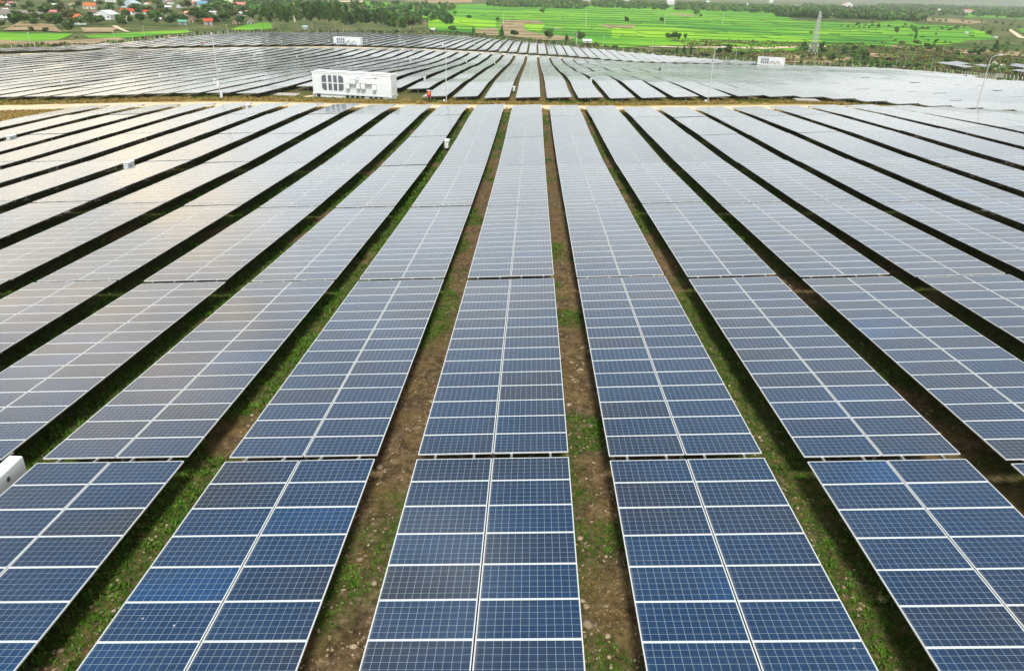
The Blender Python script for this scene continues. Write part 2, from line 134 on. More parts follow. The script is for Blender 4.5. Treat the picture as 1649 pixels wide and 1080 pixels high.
DATA['bush'] = [[-224.4,380.3,1.1,2.1],[-281.7,448.6,2.6,5.0],[-292.0,450.4,3.0,3.6],[43.7,551.1,2.4,4.3],[78.0,472.6,2.8,4.5],[98.7,464.4,2.4,5.9],[227.8,626.5,2.7,3.4],[260.9,633.8,2.3,5.9],[307.7,669.2,2.9,7.3],[322.6,675.7,3.4,7.4],[215.5,481.3,2.5,6.1],[223.6,359.5,2.4,5.1],[202.6,374.6,2.2,4.1],[242.6,491.2,2.9,6.2],[186.9,431.6,3.2,6.8],[191.8,429.7,3.2,7.5],[201.6,438.9,2.9,6.2],[206.8,436.6,3.2,6.9],[211.9,434.4,2.9,6.2],[214.6,427.5,3.2,6.1],[173.0,427.4,2.9,6.1],[181.4,433.2,3.2,6.8],[170.8,436.6,2.6,4.8],[133.1,455.2,1.7,3.6],[143.4,421.4,2.5,2.7],[263.5,494.0,2.2,5.4],[265.5,486.0,2.5,5.3],[283.6,475.4,2.8,6.7],[304.1,499.1,2.9,6.3],[153.6,278.6,1.3,2.6],[154.0,272.6,1.0,2.2],[166.3,274.1,1.4,2.6],[161.8,273.0,1.4,2.6],[-81.7,633.1,2.5,6.7],[-73.8,626.0,2.0,5.7],[-65.2,619.9,1.4,6.5],[-60.5,612.1,3.3,4.6],[-50.9,607.2,1.4,5.7],[-46.2,599.6,3.0,6.7],[-40.1,592.8,1.4,6.5],[-32.6,586.9,2.1,5.0],[-26.4,580.5,2.5,5.1],[-21.1,574.2,2.3,7.2],[-12.8,570.7,2.8,6.9],[-8.0,563.8,2.0,6.4],[-3.4,556.5,2.8,4.0],[4.1,552.6,2.3,6.2],[7.7,543.6,2.5,6.3],[13.1,536.9,2.5,4.3],[20.9,534.4,3.1,3.4],[24.9,526.5,2.1,6.6],[31.8,523.4,1.2,3.8],[35.0,515.3,2.7,5.8],[40.4,510.8,2.9,5.9],[46.4,507.2,2.3,4.0],[50.6,501.6,2.4,6.1],[53.2,494.4,1.1,4.2],[58.1,490.5,1.8,3.3],[63.9,487.8,1.8,3.9],[66.5,481.7,2.1,3.3],[73.6,480.6,1.6,5.8],[75.2,473.9,1.7,5.3],[80.9,471.5,1.8,5.6],[83.8,466.5,2.5,4.5],[88.4,463.4,1.6,3.7],[93.9,462.0,1.8,4.4],[98.1,459.5,2.5,4.9],[101.0,455.8,2.1,4.9],[107.3,455.2,1.7,4.4],[110.8,452.1,1.6,3.8],[114.3,449.1,1.6,5.2],[117.3,445.7,1.4,4.5],[122.0,443.7,2.6,5.4],[-183.2,357.2,1.2,3.4],[-182.5,364.4,1.3,3.0],[-181.2,372.1,1.6,3.8],[-180.9,379.9,1.6,2.9],[-180.1,388.5,1.0,2.7],[-180.9,397.6,1.0,3.0],[-181.1,409.2,1.0,3.4],[-183.1,423.0,1.8,2.9],[-184.5,438.7,1.4,3.1],[-184.2,449.2,1.4,3.6],[-183.3,461.0,1.6,4.0],[-183.0,472.9,1.7,4.1],[-183.3,485.3,1.8,4.0],[-181.6,502.1,1.3,4.5],[-181.0,511.4,1.8,5.2],[-175.9,516.4,1.8,5.6],[-172.4,519.0,2.3,4.4],[-167.2,525.3,1.3,3.4],[-164.0,528.7,1.8,4.0],[-162.5,551.0,1.4,5.2],[-160.1,565.4,2.1,6.1],[-156.4,574.2,2.3,3.7],[-152.8,580.3,1.7,4.9],[-147.5,588.1,2.2,4.3],[-143.9,591.8,1.4,5.8],[-136.6,599.5,1.4,4.2],[-133.1,601.9,2.6,4.0],[-125.8,607.0,2.5,4.3],[-119.1,609.6,1.8,5.7],[-113.5,611.1,1.5,6.5],[-106.9,613.0,2.7,5.6],[-98.7,615.6,2.2,4.1],[-95.6,615.5,2.7,5.8],[-86.2,618.7,2.5,5.0],[-79.9,620.2,2.2,4.1],[222.7,475.9,1.3,4.6],[163.0,538.4,1.4,4.4],[299.6,523.4,1.4,4.2],[261.6,509.5,1.2,3.3],[311.5,538.9,1.6,3.4],[346.4,558.9,1.3,3.9],[291.7,499.3,1.0,3.1],[282.0,525.4,1.0,2.9],[266.3,502.5,1.6,2.6],[245.9,552.5,1.5,3.4],[185.7,516.2,0.9,5.0],[184.7,548.2,1.7,3.5],[189.2,492.6,1.3,4.8],[277.8,477.3,0.8,3.4],[233.6,535.2,1.8,3.8],[344.5,575.4,1.4,4.9],[288.4,522.6,1.8,3.4],[219.2,545.0,1.0,4.2],[294.7,554.1,1.4,4.1],[326.2,526.8,1.7,3.2],[340.9,580.5,1.0,5.0],[237.1,511.3,1.5,3.5],[268.9,528.6,1.5,4.8],[191.8,494.5,1.6,5.4],[161.8,537.3,1.0,3.1],[217.6,489.5,0.9,4.8],[273.2,476.4,1.5,2.9],[270.1,511.2,1.1,4.9],[384.0,792.0,1.9,4.8],[349.1,783.3,1.0,3.6],[768.2,1305.4,1.9,7.8],[728.0,1304.6,2.0,5.5],[387.0,824.4,1.6,5.9],[981.4,1659.9,2.4,12.0],[364.4,741.9,1.0,6.8],[513.7,912.2,2.2,5.7],[482.7,998.2,2.1,8.3],[458.6,843.1,1.7,6.8]]
DATA['flower'] = [[235.9,403.4,6.0,10.8]]
DATA['tower'] = [182.1,516.7,26.6,3.7]
DATA['lamp_poles'] = [[-49.5,119.8,9.7,-17.0,-17.1],[-13.5,119.5,8.5,-16.5,-16.0],[27.3,119.3,8.2,-15.3,-15.1],[67.9,118.0,8.5,-15.5,-14.4]]
DATA['thin_poles'] = [[-176.5,352.2,6.0],[-178.4,401.5,5.3],[-183.3,466.5,4.4],[-166.1,306.8,5.9],[-212.4,325.1,4.6],[-67.3,393.0,7.5],[-88.0,634.3,8.7],[27.5,313.1,10.9],[60.3,402.7,8.9],[102.3,398.2,5.0],[194.0,421.8,5.9],[194.7,413.2,5.2],[205.2,406.9,6.0],[243.7,393.8,6.1],[-167.0,570.4,5.4],[-146.9,603.4,7.0],[-132.0,617.9,7.2],[-189.4,531.1,7.0]]
DATA['power_poles'] = [[-32.0,808.6,12.7],[49.8,780.6,14.5],[142.0,875.2,11.9],[227.1,971.3,12.4],[-163.6,578.4,9.2],[-102.3,645.5,8.0],[29.0,544.9,7.2],[-379.8,638.0,7.4],[-569.8,864.5,9.9]]
DATA['boxes'] = [[-2.0,74.2],[-7.0,60.1],[-11.0,75.0],[-8.0,101.4],[-5.0,165.8],[-5.0,270.6],[-5.0,330.6],[-3.0,267.7],[-9.0,272.3],[-11.0,333.2],[-14.0,411.6],[-10.0,411.3],[-11.0,554.3],[-7.0,437.2],[-6.0,499.7],[-4.0,409.1],[-1.0,139.1],[0.0,483.3],[2.0,154.9],[-20.0,271.9],[-17.0,271.9],[-17.0,333.5],[-24.0,364.5],[-21.0,391.9],[-18.0,411.9],[-25.0,240.4],[-17.0,170.2],[-25.0,301.8],[-16.0,191.0],[-13.0,151.4],[-30.0,340.1],[-24.0,180.6],[-19.0,150.1],[-3.0,15.4]]
DATA['person'] = [7.0,226.4]
DATA['c1b'] = [[-36.0,124.9,-16.3],[-22.7,122.5,-16.3]]
DATA['c2'] = [-94.9,369.4,-81.5,366.8,3.1,13.7]
DATA['c3'] = [106.7,374.7,118.4,371.1,3.1,12.3]
DATA['f1'] = [-16.2,119.3,-16.0]
DATA['f2'] = [-140.7,329.0]
DATA['f3'] = [89.7,392.1]
DATA['slab'] = [42.8,120.4]
DATA['pad'] = [-42.2,131.1]
DATA['houses'] = [[-362.7,534.5,6.6,7.7],[-375.4,570.9,9.1,5.9],[-366.9,577.8,7.1,4.6],[-400.9,651.9,6.6,3.6],[-307.5,523.0,9.9,6.7],[-328.7,595.6,14.6,6.6],[-379.7,674.8,7.8,3.7],[-464.8,821.0,12.9,5.8],[-492.8,811.0,12.8,4.5],[-529.3,781.4,7.9,3.7],[-360.6,696.4,14.0,4.9],[-303.7,578.5,5.9,2.3],[-472.5,915.4,18.2,7.9],[-644.3,1199.5,17.0,5.6],[-326.4,673.5,8.7,4.3],[-286.7,595.3,6.0,2.8],[-259.9,578.4,6.3,3.2],[-281.0,624.3,5.0,3.0],[-311.7,708.9,8.2,3.9],[-264.6,604.3,4.8,4.3],[-244.9,588.9,6.8,4.7],[-441.2,1049.2,13.4,7.4],[-496.2,1133.7,16.1,5.3],[-442.7,983.7,8.4,4.6],[-487.6,1255.7,17.8,5.9],[-375.5,1001.6,18.5,7.9],[-272.1,754.1,8.7,4.7],[-231.7,609.2,7.1,3.9],[-221.6,610.6,4.4,3.9],[-286.6,761.1,7.7,3.0],[-276.6,653.2,2.8,3.1],[-422.5,909.3,7.8,3.6],[-176.9,604.8,3.5,2.4],[-83.5,646.5,3.3,2.5],[38.4,570.3,6.7,2.7],[-165.5,1128.1,4.0,2.6],[156.1,2466.8,25.9,9.5],[412.3,2467.7,24.1,15.2],[733.7,2801.0,7.8,10.8],[1283.1,3336.9,41.8,23.0],[947.6,2940.6,8.2,6.8],[931.7,2817.1,7.9,6.5],[908.9,2691.4,7.5,8.3],[1078.9,3039.2,6.4,7.0],[564.9,1536.5,9.7,4.7],[487.6,906.9,3.2,2.1],[472.5,822.0,3.5,1.9],[1499.5,3020.3,12.7,9.2],[1553.5,2914.8,32.5,11.1],[29.5,1559.8,5.5,3.6],[-206.2,677.2,3.4,15.5],[332.0,2935.0,16.4,9.0],[678.6,3189.6,13.4,9.8],[1380.7,4757.2,23.2,14.6]]
DATA['extra'] = [[-582.1,855.2,9.2,4.1],[-317.9,607.8,7.1,2.4],[-716.2,1301.5,10.9,5.0],[-628.8,936.7,9.4,3.0],[-316.7,718.6,6.5,3.7],[-300.3,647.5,8.3,2.5],[-392.5,603.6,8.1,3.1],[-313.4,763.9,8.9,3.0],[-345.7,877.2,11.3,3.9],[-572.2,975.0,12.3,2.9],[-355.0,746.1,6.2,2.6],[-350.4,666.2,6.5,2.5],[-365.6,669.9,8.4,2.2],[-452.8,666.8,6.7,3.2],[-509.7,1165.2,10.8,3.7],[-416.2,699.1,7.9,3.0],[-274.3,755.4,10.0,3.7],[-289.5,765.2,7.9,2.9],[-307.5,706.8,8.3,3.6],[-540.4,1172.2,9.6,5.2],[-591.2,1263.6,16.5,3.7],[-467.1,1179.9,14.4,3.5],[-573.6,1342.4,16.5,6.5],[-547.7,1113.3,8.3,3.3],[-391.3,727.9,6.2,3.3],[-700.6,1033.5,8.8,5.0],[-523.3,773.1,8.3,2.9],[-353.4,716.6,6.6,3.7],[-631.7,1340.0,10.2,4.7],[-453.1,1136.9,14.3,5.3],[-642.3,1160.4,11.8,4.0],[-728.2,1319.5,14.6,6.6],[-276.9,697.1,8.6,3.3]]
DATA['polys'] = {"green":[[[-368.6,1707.8],[-198.6,1572.7],[-87.1,1793.3],[44.3,1525.1],[147.9,1970.5],[218.4,1921.6],[418.2,2290.3],[576.2,2362.7],[749.6,2457.5],[394.8,1238.3],[396.6,1172.1],[469.4,1141.0],[640.7,1416.9],[565.5,1187.4],[615.5,1144.9],[519.5,923.3],[458.4,795.8],[409.6,755.4],[354.9,681.9],[257.7,611.5],[155.3,564.7],[153.1,601.5],[85.4,572.5],[58.3,528.8],[38.6,545.7],[29.7,584.9],[9.3,618.4],[-30.6,638.0],[-64.3,647.7],[-89.4,663.3],[-121.9,907.1],[-166.9,961.8],[-224.0,1094.5]],[[-307.2,415.7],[-295.4,428.4],[-254.4,428.5],[-231.6,382.4],[-214.9,345.0],[-251.8,363.6],[-266.4,359.1]],[[-237.2,408.7],[-230.8,441.3],[-225.6,506.3],[-205.4,469.0],[-194.1,427.0],[-192.6,364.5],[-216.1,377.1]],[[-222.4,610.0],[-216.6,644.1],[-194.6,584.2],[-198.5,549.3],[-207.1,531.9],[-220.0,577.3]],[[116.2,569.0],[161.3,587.8],[202.0,586.7],[207.3,569.3],[185.5,549.6],[132.8,526.9],[113.5,533.7]],[[827.0,1986.1],[922.3,1947.2],[793.3,1620.0],[622.9,1401.1],[639.4,1540.3]],[[1402.3,2686.9],[1789.2,2981.0],[1930.9,3023.8],[1327.1,2072.1],[1211.6,2012.7],[1045.2,1983.8]],[[671.5,1128.5],[770.0,1195.6],[623.9,965.5],[592.6,974.8]]],"bright":[[[-137.0,1020.4],[-42.3,877.6],[-37.4,752.1],[-51.5,719.2],[-60.7,762.8],[-79.8,805.2],[-109.6,814.5]],[[78.1,810.1],[145.8,836.9],[204.5,774.6],[241.3,704.9],[246.8,681.7],[213.0,619.9],[172.1,620.1],[116.9,623.0],[61.1,626.3]],[[-10.6,822.5],[9.9,821.6],[4.7,676.5],[-3.4,703.0],[-9.7,756.9]],[[539.3,986.4],[555.5,995.5],[516.6,921.7],[507.3,929.4]]],"brown":[[[-34.2,935.3],[6.0,928.1],[9.4,835.5],[-10.8,836.8],[-11.5,755.8],[-6.0,690.8],[5.6,648.4],[31.3,620.9],[26.6,589.5],[11.2,581.2],[-4.9,585.8],[-23.8,617.7],[-34.5,779.6]],[[69.8,874.1],[100.2,878.4],[112.0,885.7],[101.6,811.3],[72.3,794.0]],[[-51.5,696.4],[-35.1,729.2],[-28.1,615.8],[-36.6,612.0],[-47.7,637.9]],[[221.1,1376.7],[267.4,1353.1],[239.4,1218.2],[221.2,1313.1]],[[145.4,519.9],[177.9,539.1],[199.7,497.7],[173.1,438.2],[147.8,424.8],[137.3,428.5],[135.5,483.6]],[[-269.7,363.7],[-251.8,363.6],[-224.6,349.1],[-209.4,352.5],[-198.8,370.7],[-183.7,350.1],[-182.2,305.7],[-213.9,308.0],[-231.5,311.2]],[[-343.0,517.9],[-318.6,515.5],[-267.5,439.9],[-289.3,451.9],[-303.9,443.7]],[[-283.3,486.4],[-266.4,499.0],[-243.1,447.6],[-256.8,443.0]],[[-324.1,1874.9],[-187.9,2361.0],[-148.7,1868.0],[-213.6,1692.5]],[[296.5,656.7],[322.9,618.7],[363.4,591.3],[384.4,587.7],[357.8,545.9],[333.3,547.2],[290.5,563.4],[271.6,610.7]],[[755.4,1618.1],[864.9,1688.0],[842.6,1508.2],[685.2,1276.3],[692.2,1434.0]],[[228.4,539.8],[237.5,522.2],[224.0,500.2],[209.5,508.0]]],"sand":[[[-58.1,1758.8],[-14.4,1747.0],[-9.2,1568.2],[-37.0,1562.8]],[[82.3,566.4],[221.3,602.8],[216.0,587.8],[80.6,553.9]],[[636.9,1089.4],[646.1,1095.2],[505.9,827.3],[503.7,836.5]],[[-459.4,1650.0],[-383.3,1776.4],[-354.9,1644.2],[-427.6,1535.1]],[[20.1,762.7],[27.4,749.2],[25.0,730.5],[16.6,737.0]],[[-62.4,2606.9],[-54.6,2622.3],[-39.0,2035.2],[-45.1,2025.7]],[[-279.6,516.2],[-277.3,518.3],[-233.8,450.6],[-236.0,449.9]]]}
# ------------------------------------------------------------------ helpers
def tag(o, label=None, cat=None, group=None, kind=None):
    if label: o['label'] = label
    if cat: o['category'] = cat
    if group: o['group'] = group
    if kind: o['kind'] = kind
    return o
def empty(name, loc=(0, 0, 0), rz=0., matrix=None):
    o = bpy.data.objects.new(name, None); COL.objects.link(o); o.empty_display_size = .3
    if matrix is not None: o.matrix_world = matrix
    else: o.location = loc; o.rotation_euler = (0, 0, rz)
    return o
def link(name, mesh, parent=None):
    o = bpy.data.objects.new(name, mesh); COL.objects.link(o); o.parent = parent
    return o
class MB:
    """collects faces, builds one mesh"""
    def __init__(s): s.v = []; s.f = []; s.m = []; s.uv = []
    def quad(s, pts, m=0, uv=None):
        b = len(s.v); s.v += [tuple(p) for p in pts]; s.f.append(tuple(range(b, b+len(pts)))); s.m.append(m); s.uv.append(uv)
    def box(s, x0, y0, z0, x1, y1, z1, m=0, M=None):
        P = [(x0,y0,z0),(x1,y0,z0),(x1,y1,z0),(x0,y1,z0),(x0,y0,z1),(x1,y0,z1),(x1,y1,z1),(x0,y1,z1)]
        if M is not None: P = [tuple(M @ Vector(p)) for p in P]
        for q in ((0,3,2,1),(4,5,6,7),(0,1,5,4),(1,2,6,5),(2,3,7,6),(3,0,4,7)): s.quad([P[i] for i in q], m)
    def bar(s, a, b, w, h=None, m=0):
        a = Vector(a); b = Vector(b); h = h or w; d = (b-a); L = d.length
        M = Matrix.Translation(a) @ d.to_track_quat('Z', 'Y').to_matrix().to_4x4()
        s.box(-w/2, -h/2, 0, w/2, h/2, L, m, M)
    def tube(s, path, radii, n=8, m=0, caps=True):
        rings = []
        for i, p in enumerate(path):
            p = Vector(p); d = (Vector(path[min(i+1, len(path)-1)]) - Vector(path[max(i-1, 0)]))
            Q = d.to_track_quat('Z', 'Y').to_matrix(); r = radii[i] if hasattr(radii, '__len__') else radii
            rings.append([p + Q @ Vector((math.cos(2*math.pi*k/n)*r, math.sin(2*math.pi*k/n)*r, 0)) for k in range(n)])
        for a, b in zip(rings, rings[1:]):
            for k in range(n): s.quad([a[k], a[(k+1) % n], b[(k+1) % n], b[k]], m)
        if caps: s.quad(rings[0][::-1], m); s.quad(rings[-1], m)
    def prism(s, pts, axis, a, b, m=0):
        """extrude a 2D outline between a and b; axis 'y': pts are (x, z); 'x': pts are (y, z)"""
        f = (lambda p, t: (p[0], t, p[1])) if axis == 'y' else (lambda p, t: (t, p[0], p[1]))
        A = [f(p, a) for p in pts]; B = [f(p, b) for p in pts]; n = len(pts)
        for i in range(n): s.quad([A[i], A[(i+1) % n], B[(i+1) % n], B[i]], m)
        s.quad(A[::-1], m); s.quad(B, m)
    def mesh(s, name, mats, smooth=False, fix=True):
        me = bpy.data.meshes.new(name); me.from_pydata(s.v, [], s.f)
        for x in (mats if isinstance(mats, (list, tuple)) else [mats]): me.materials.append(x)
        me.polygons.foreach_set('material_index', s.m)
        if any(u is not None for u in s.uv):
            L = me.uv_layers.new(name='UVMap'); a = []
            for f, u in zip(s.f, s.uv): a += [c for p in (u or [(0, 0)]*len(f)) for c in p]
            L.data.foreach_set('uv', a)
        if smooth: me.polygons.foreach_set('use_smooth', [True]*len(s.f))
        if fix:
            bm = bmesh.new(); bm.from_mesh(me); bmesh.ops.remove_doubles(bm, verts=bm.verts, dist=1e-5)
            bmesh.ops.recalc_face_normals(bm, faces=bm.faces); bm.to_mesh(me); bm.free()
        me.update(); return me
    def build(s, name, mats, parent=None, **kw): return link(name, s.mesh(name, mats, **kw), parent)
def np_mesh(name, V, F, mats, mi=None, uv=None, smooth=False):
    me = bpy.data.meshes.new(name); V = np.asarray(V, np.float32); F = np.asarray(F, np.int32); n = F.shape[1]
    me.vertices.add(len(V)); me.vertices.foreach_set('co', V.ravel())
    me.loops.add(F.size); me.loops.foreach_set('vertex_index', F.ravel())
    me.polygons.add(len(F)); me.polygons.foreach_set('loop_start', np.arange(0, F.size, n, dtype=np.int32)); me.polygons.foreach_set('loop_total', np.full(len(F), n, np.int32))
    for x in mats: me.materials.append(x)
    if mi is not None: me.polygons.foreach_set('material_index', np.asarray(mi, np.int32))
    if uv is not None: me.uv_layers.new(name='UVMap').data.foreach_set('uv', np.asarray(uv, np.float32).ravel())
    if smooth: me.polygons.foreach_set('use_smooth', np.ones(len(F), bool))
    me.update(calc_edges=True); me.validate(); return me
ORD = 'zeroth first second third fourth fifth sixth seventh eighth ninth tenth eleventh twelfth thirteenth fourteenth fifteenth sixteenth seventeenth eighteenth nineteenth'.split()
def nth(n):
    if n < 20: return ORD[n]
    t, u = divmod(n, 10); T = ['', '', 'twent', 'thirt', 'fort', 'fift', 'sixt', 'sevent', 'eight', 'ninet'][t] if t < 10 else None
    if T is None: return '%dth' % n
    return T + ('ieth' if u == 0 else 'y-' + ORD[u])
def row_words(k): return 'centre row' if k == 0 else '%s row %s of the centre row' % (nth(abs(k)), 'right' if k > 0 else 'left')
# ------------------------------------------------------------------ materials
def mat(name, color=(.5, .5, .5), rough=.6, metal=0., spec=.5):
    m = bpy.data.materials.new(name); m.use_nodes = True; b = m.node_tree.nodes['Principled BSDF']
    b.inputs['Base Color'].default_value = (*color, 1); b.inputs['Roughness'].default_value = rough; b.inputs['Metallic'].default_value = metal
    b.inputs['Specular IOR Level'].default_value = spec; return m
def noisy(name, stops, scale=1., rough=.85, bump=0., detail=6, coord='Object', stretch=(1, 1, 1), objvar=0., nrough=.6, spec=.2, mottle=None):
    """noise-driven colour ramp; objvar varies brightness between objects"""
    m = mat(name, (0, 0, 0), rough, 0, spec); t = m.node_tree; b = t.nodes['Principled BSDF']
    tc = N(t, 'ShaderNodeTexCoord'); mp = N(t, 'ShaderNodeMapping'); mp.inputs['Scale'].default_value = stretch
    if coord == 'World': g = N(t, 'ShaderNodeNewGeometry'); t.links.new(g.outputs['Position'], mp.inputs[0])
    else: t.links.new(tc.outputs[coord], mp.inputs[0])
    no = N(t, 'ShaderNodeTexNoise'); no.inputs['Scale'].default_value = scale; no.inputs['Detail'].default_value = detail; no.inputs['Roughness'].default_value = nrough
    t.links.new(mp.outputs[0], no.inputs[0])
    cr = N(t, 'ShaderNodeValToRGB'); el = cr.color_ramp.elements
    for i, (p, c) in enumerate(stops):
        e = el[i] if i < 2 else el.new(p); e.position = p; e.color = (*c, 1)
    t.links.new(no.outputs[0], cr.inputs[0]); col = cr.outputs[0]
    if mottle:
        n2 = N(t, 'ShaderNodeTexNoise'); n2.inputs['Scale'].default_value = mottle[0]; n2.inputs['Detail'].default_value = 3; t.links.new(mp.outputs[0], n2.inputs[0])
        mr = N(t, 'ShaderNodeMapRange'); mr.inputs['From Min'].default_value = .3; mr.inputs['From Max'].default_value = .7; mr.inputs['To Min'].default_value = 1-mottle[1]; mr.inputs['To Max'].default_value = 1+mottle[1]
        t.links.new(n2.outputs[0], mr.inputs[0]); v = N(t, 'ShaderNodeVectorMath', operation='SCALE'); t.links.new(col, v.inputs[0]); t.links.new(mr.outputs[0], v.inputs['Scale']); col = v.outputs[0]
    if objvar:
        oi = N(t, 'ShaderNodeObjectInfo'); mr = N(t, 'ShaderNodeMapRange'); mr.inputs['To Min'].default_value = 1-objvar; mr.inputs['To Max'].default_value = 1+objvar
        t.links.new(oi.outputs['Random'], mr.inputs[0]); v = N(t, 'ShaderNodeVectorMath', operation='SCALE'); t.links.new(col, v.inputs[0]); t.links.new(mr.outputs[0], v.inputs['Scale']); col = v.outputs[0]
    t.links.new(col, b.inputs['Base Color'])
    if bump:
        bp = N(t, 'ShaderNodeBump'); bp.inputs['Strength'].default_value = bump; bp.inputs['Distance'].default_value = .05
        t.links.new(no.outputs[0], bp.inputs['Height']); t.links.new(bp.outputs[0], b.inputs['Normal'])
    return m
def solar_glass():
    m = mat('solar_glass', (.02, .05, .15), .07); t = m.node_tree; b = t.nodes['Principled BSDF']; L = t.links
    uv = N(t, 'ShaderNodeUVMap'); uv.uv_map = 'UVMap'; sep = N(t, 'ShaderNodeSeparateXYZ'); L.new(uv.outputs[0], sep.inputs[0])
    def math_(op, a, bb=None, c=None):
        n = N(t, 'ShaderNodeMath', operation=op)
        for i, x in enumerate((a, bb, c)):
            if x is None: continue
            if isinstance(x, (int, float)): n.inputs[i].default_value = x
            else: L.new(x, n.inputs[i])
        return n.outputs[0]
    U, V = sep.outputs[0], sep.outputs[1]
    fu, fv = math_('FRACT', U), math_('FRACT', V)
    # margins inside the frame (white backsheet), then 12 x 6 cells
    cu = math_('MULTIPLY', math_('SUBTRACT', fu, .005), 12/.99); cv = math_('MULTIPLY', math_('SUBTRACT', fv, .008), 6/.984)
    du = math_('ABSOLUTE', math_('SUBTRACT', math_('FRACT', cu), .5)); dv = math_('ABSOLUTE', math_('SUBTRACT', math_('FRACT', cv), .5))
    line = math_('MAXIMUM', math_('GREATER_THAN', du, .484), math_('GREATER_THAN', dv, .484))
    mu = math_('GREATER_THAN', math_('ABSOLUTE', math_('SUBTRACT', fu, .5)), .495); mv = math_('GREATER_THAN', math_('ABSOLUTE', math_('SUBTRACT', fv, .5)), .492)
    line = math_('MAXIMUM', line, math_('MAXIMUM', mu, mv))
    # bus bars: four thin silver lines per cell, running along the module
    bus = math_('GREATER_THAN', math_('ABSOLUTE', math_('SUBTRACT', math_('FRACT', math_('MULTIPLY', cv, 4)), .5)), .466)
    # tint per module
    cb = N(t, 'ShaderNodeCombineXYZ'); L.new(math_('FLOOR', U), cb.inputs[0]); L.new(math_('FLOOR', V), cb.inputs[1])
    oi = N(t, 'ShaderNodeObjectInfo'); L.new(math_('MULTIPLY', oi.outputs['Random'], 317.), cb.inputs[2])
    wn = N(t, 'ShaderNodeTexWhiteNoise'); L.new(cb.outputs[0], wn.inputs[0])
    cl = N(t, 'ShaderNodeCombineXYZ'); L.new(math_('FLOOR', U), cl.inputs[0]); L.new(math_('FLOOR', math_('MULTIPLY', math_('ADD', V, 2.), .23)), cl.inputs[1])
    wpos = N(t, 'ShaderNodeNewGeometry'); ncl = N(t, 'ShaderNodeTexNoise'); ncl.inputs['Scale'].default_value = .22; ncl.inputs['Detail'].default_value = 1; L.new(wpos.outputs['Position'], ncl.inputs[0])
    mcl = N(t, 'ShaderNodeMapRange'); mcl.inputs['From Min'].default_value = .3; mcl.inputs['From Max'].default_value = .7; L.new(ncl.outputs[0], mcl.inputs[0])
    cr = N(t, 'ShaderNodeValToRGB'); L.new(math_('ADD', math_('MULTIPLY', wn.outputs[0], .5), math_('MULTIPLY', mcl.outputs[0], .5)), cr.inputs[0]); e = cr.color_ramp.elements
    e[0].position = 0; e[0].color = (.014, .021, .040, 1); e[1].position = 1; e[1].color = (.001, .046, .15, 1)
    x = e.new(.3); x.color = (.008, .022, .058, 1); x = e.new(.55); x.color = (.002, .026, .080, 1); x = e.new(.8); x.color = (.003, .030, .088, 1)
    # clusters of like modules (same production batch) along a table
    pos = N(t, 'ShaderNodeNewGeometry'); nb = N(t, 'ShaderNodeTexNoise'); nb.inputs['Scale'].default_value = .33; nb.inputs['Detail'].default_value = 1; L.new(pos.outputs['Position'], nb.inputs[0])
    mrb = N(t, 'ShaderNodeMapRange'); mrb.inputs['From Min'].default_value = .35; mrb.inputs['From Max'].default_value = .68; L.new(nb.outputs[0], mrb.inputs[0])
    # cell flakes
    cc = N(t, 'ShaderNodeCombineXYZ'); L.new(math_('FLOOR', cu), cc.inputs[0]); L.new(math_('FLOOR', cv), cc.inputs[1]); L.new(wn.outputs[0], cc.inputs[2])
    w2 = N(t, 'ShaderNodeTexWhiteNoise'); L.new(cc.outputs[0], w2.inputs[0])
    vo = N(t, 'ShaderNodeTexVoronoi'); vo.inputs['Scale'].default_value = 45; L.new(pos.outputs['Position'], vo.inputs['Vector'])
    sepv = N(t, 'ShaderNodeSeparateXYZ'); L.new(vo.outputs['Color'], sepv.inputs[0])
    br = math_('ADD', math_('ADD', math_('MULTIPLY', w2.outputs[0], .16), math_('MULTIPLY', sepv.outputs[0], .3)), .77)
    v1 = N(t, 'ShaderNodeMix', data_type='RGBA'); L.new(math_('MULTIPLY', mrb.outputs[0], .25), v1.inputs[0]); L.new(cr.outputs[0], v1.inputs[6]); v1.inputs[7].default_value = (.002, .040, .115, 1)
    sc = N(t, 'ShaderNodeVectorMath', operation='SCALE'); L.new(v1.outputs[2], sc.inputs[0]); L.new(br, sc.inputs['Scale'])
    m1 = N(t, 'ShaderNodeMix', data_type='RGBA'); L.new(math_('MULTIPLY', bus, .2), m1.inputs[0]); L.new(sc.outputs[0], m1.inputs[6]); m1.inputs[7].default_value = (.30, .38, .45, 1)
    m2 = N(t, 'ShaderNodeMix', data_type='RGBA'); L.new(math_('MULTIPLY', line, .92), m2.inputs[0]); L.new(m1.outputs[2], m2.inputs[6]); m2.inputs[7].default_value = (.34, .45, .51, 1)
    # film of dust
    nd = N(t, 'ShaderNodeTexNoise'); nd.inputs['Scale'].default_value = .8; nd.inputs['Detail'].default_value = 5; L.new(pos.outputs['Position'], nd.inputs[0])
    md = N(t, 'ShaderNodeMapRange'); md.inputs['From Min'].default_value = .3; md.inputs['From Max'].default_value = .75; md.inputs['To Min'].default_value = .0; md.inputs['To Max'].default_value = .02
    L.new(nd.outputs[0], md.inputs[0])
    # dirt washed down against the lower (left) edge of each module, and a few droppings
    edge = N(t, 'ShaderNodeMapRange'); edge.inputs['From Min'].default_value = .035; edge.inputs['From Max'].default_value = .0; edge.inputs['To Max'].default_value = .35; L.new(fu, edge.inputs[0])
    dv2 = N(t, 'ShaderNodeTexVoronoi'); dv2.inputs['Scale'].default_value = 1.1; L.new(pos.outputs['Position'], dv2.inputs['Vector'])
    spot = math_('MULTIPLY', math_('LESS_THAN', dv2.outputs['Distance'], .028), .75)
    allm = math_('MAXIMUM', math_('ADD', md.outputs[0], math_('MULTIPLY', edge.outputs[0], nd.outputs[0])), spot)
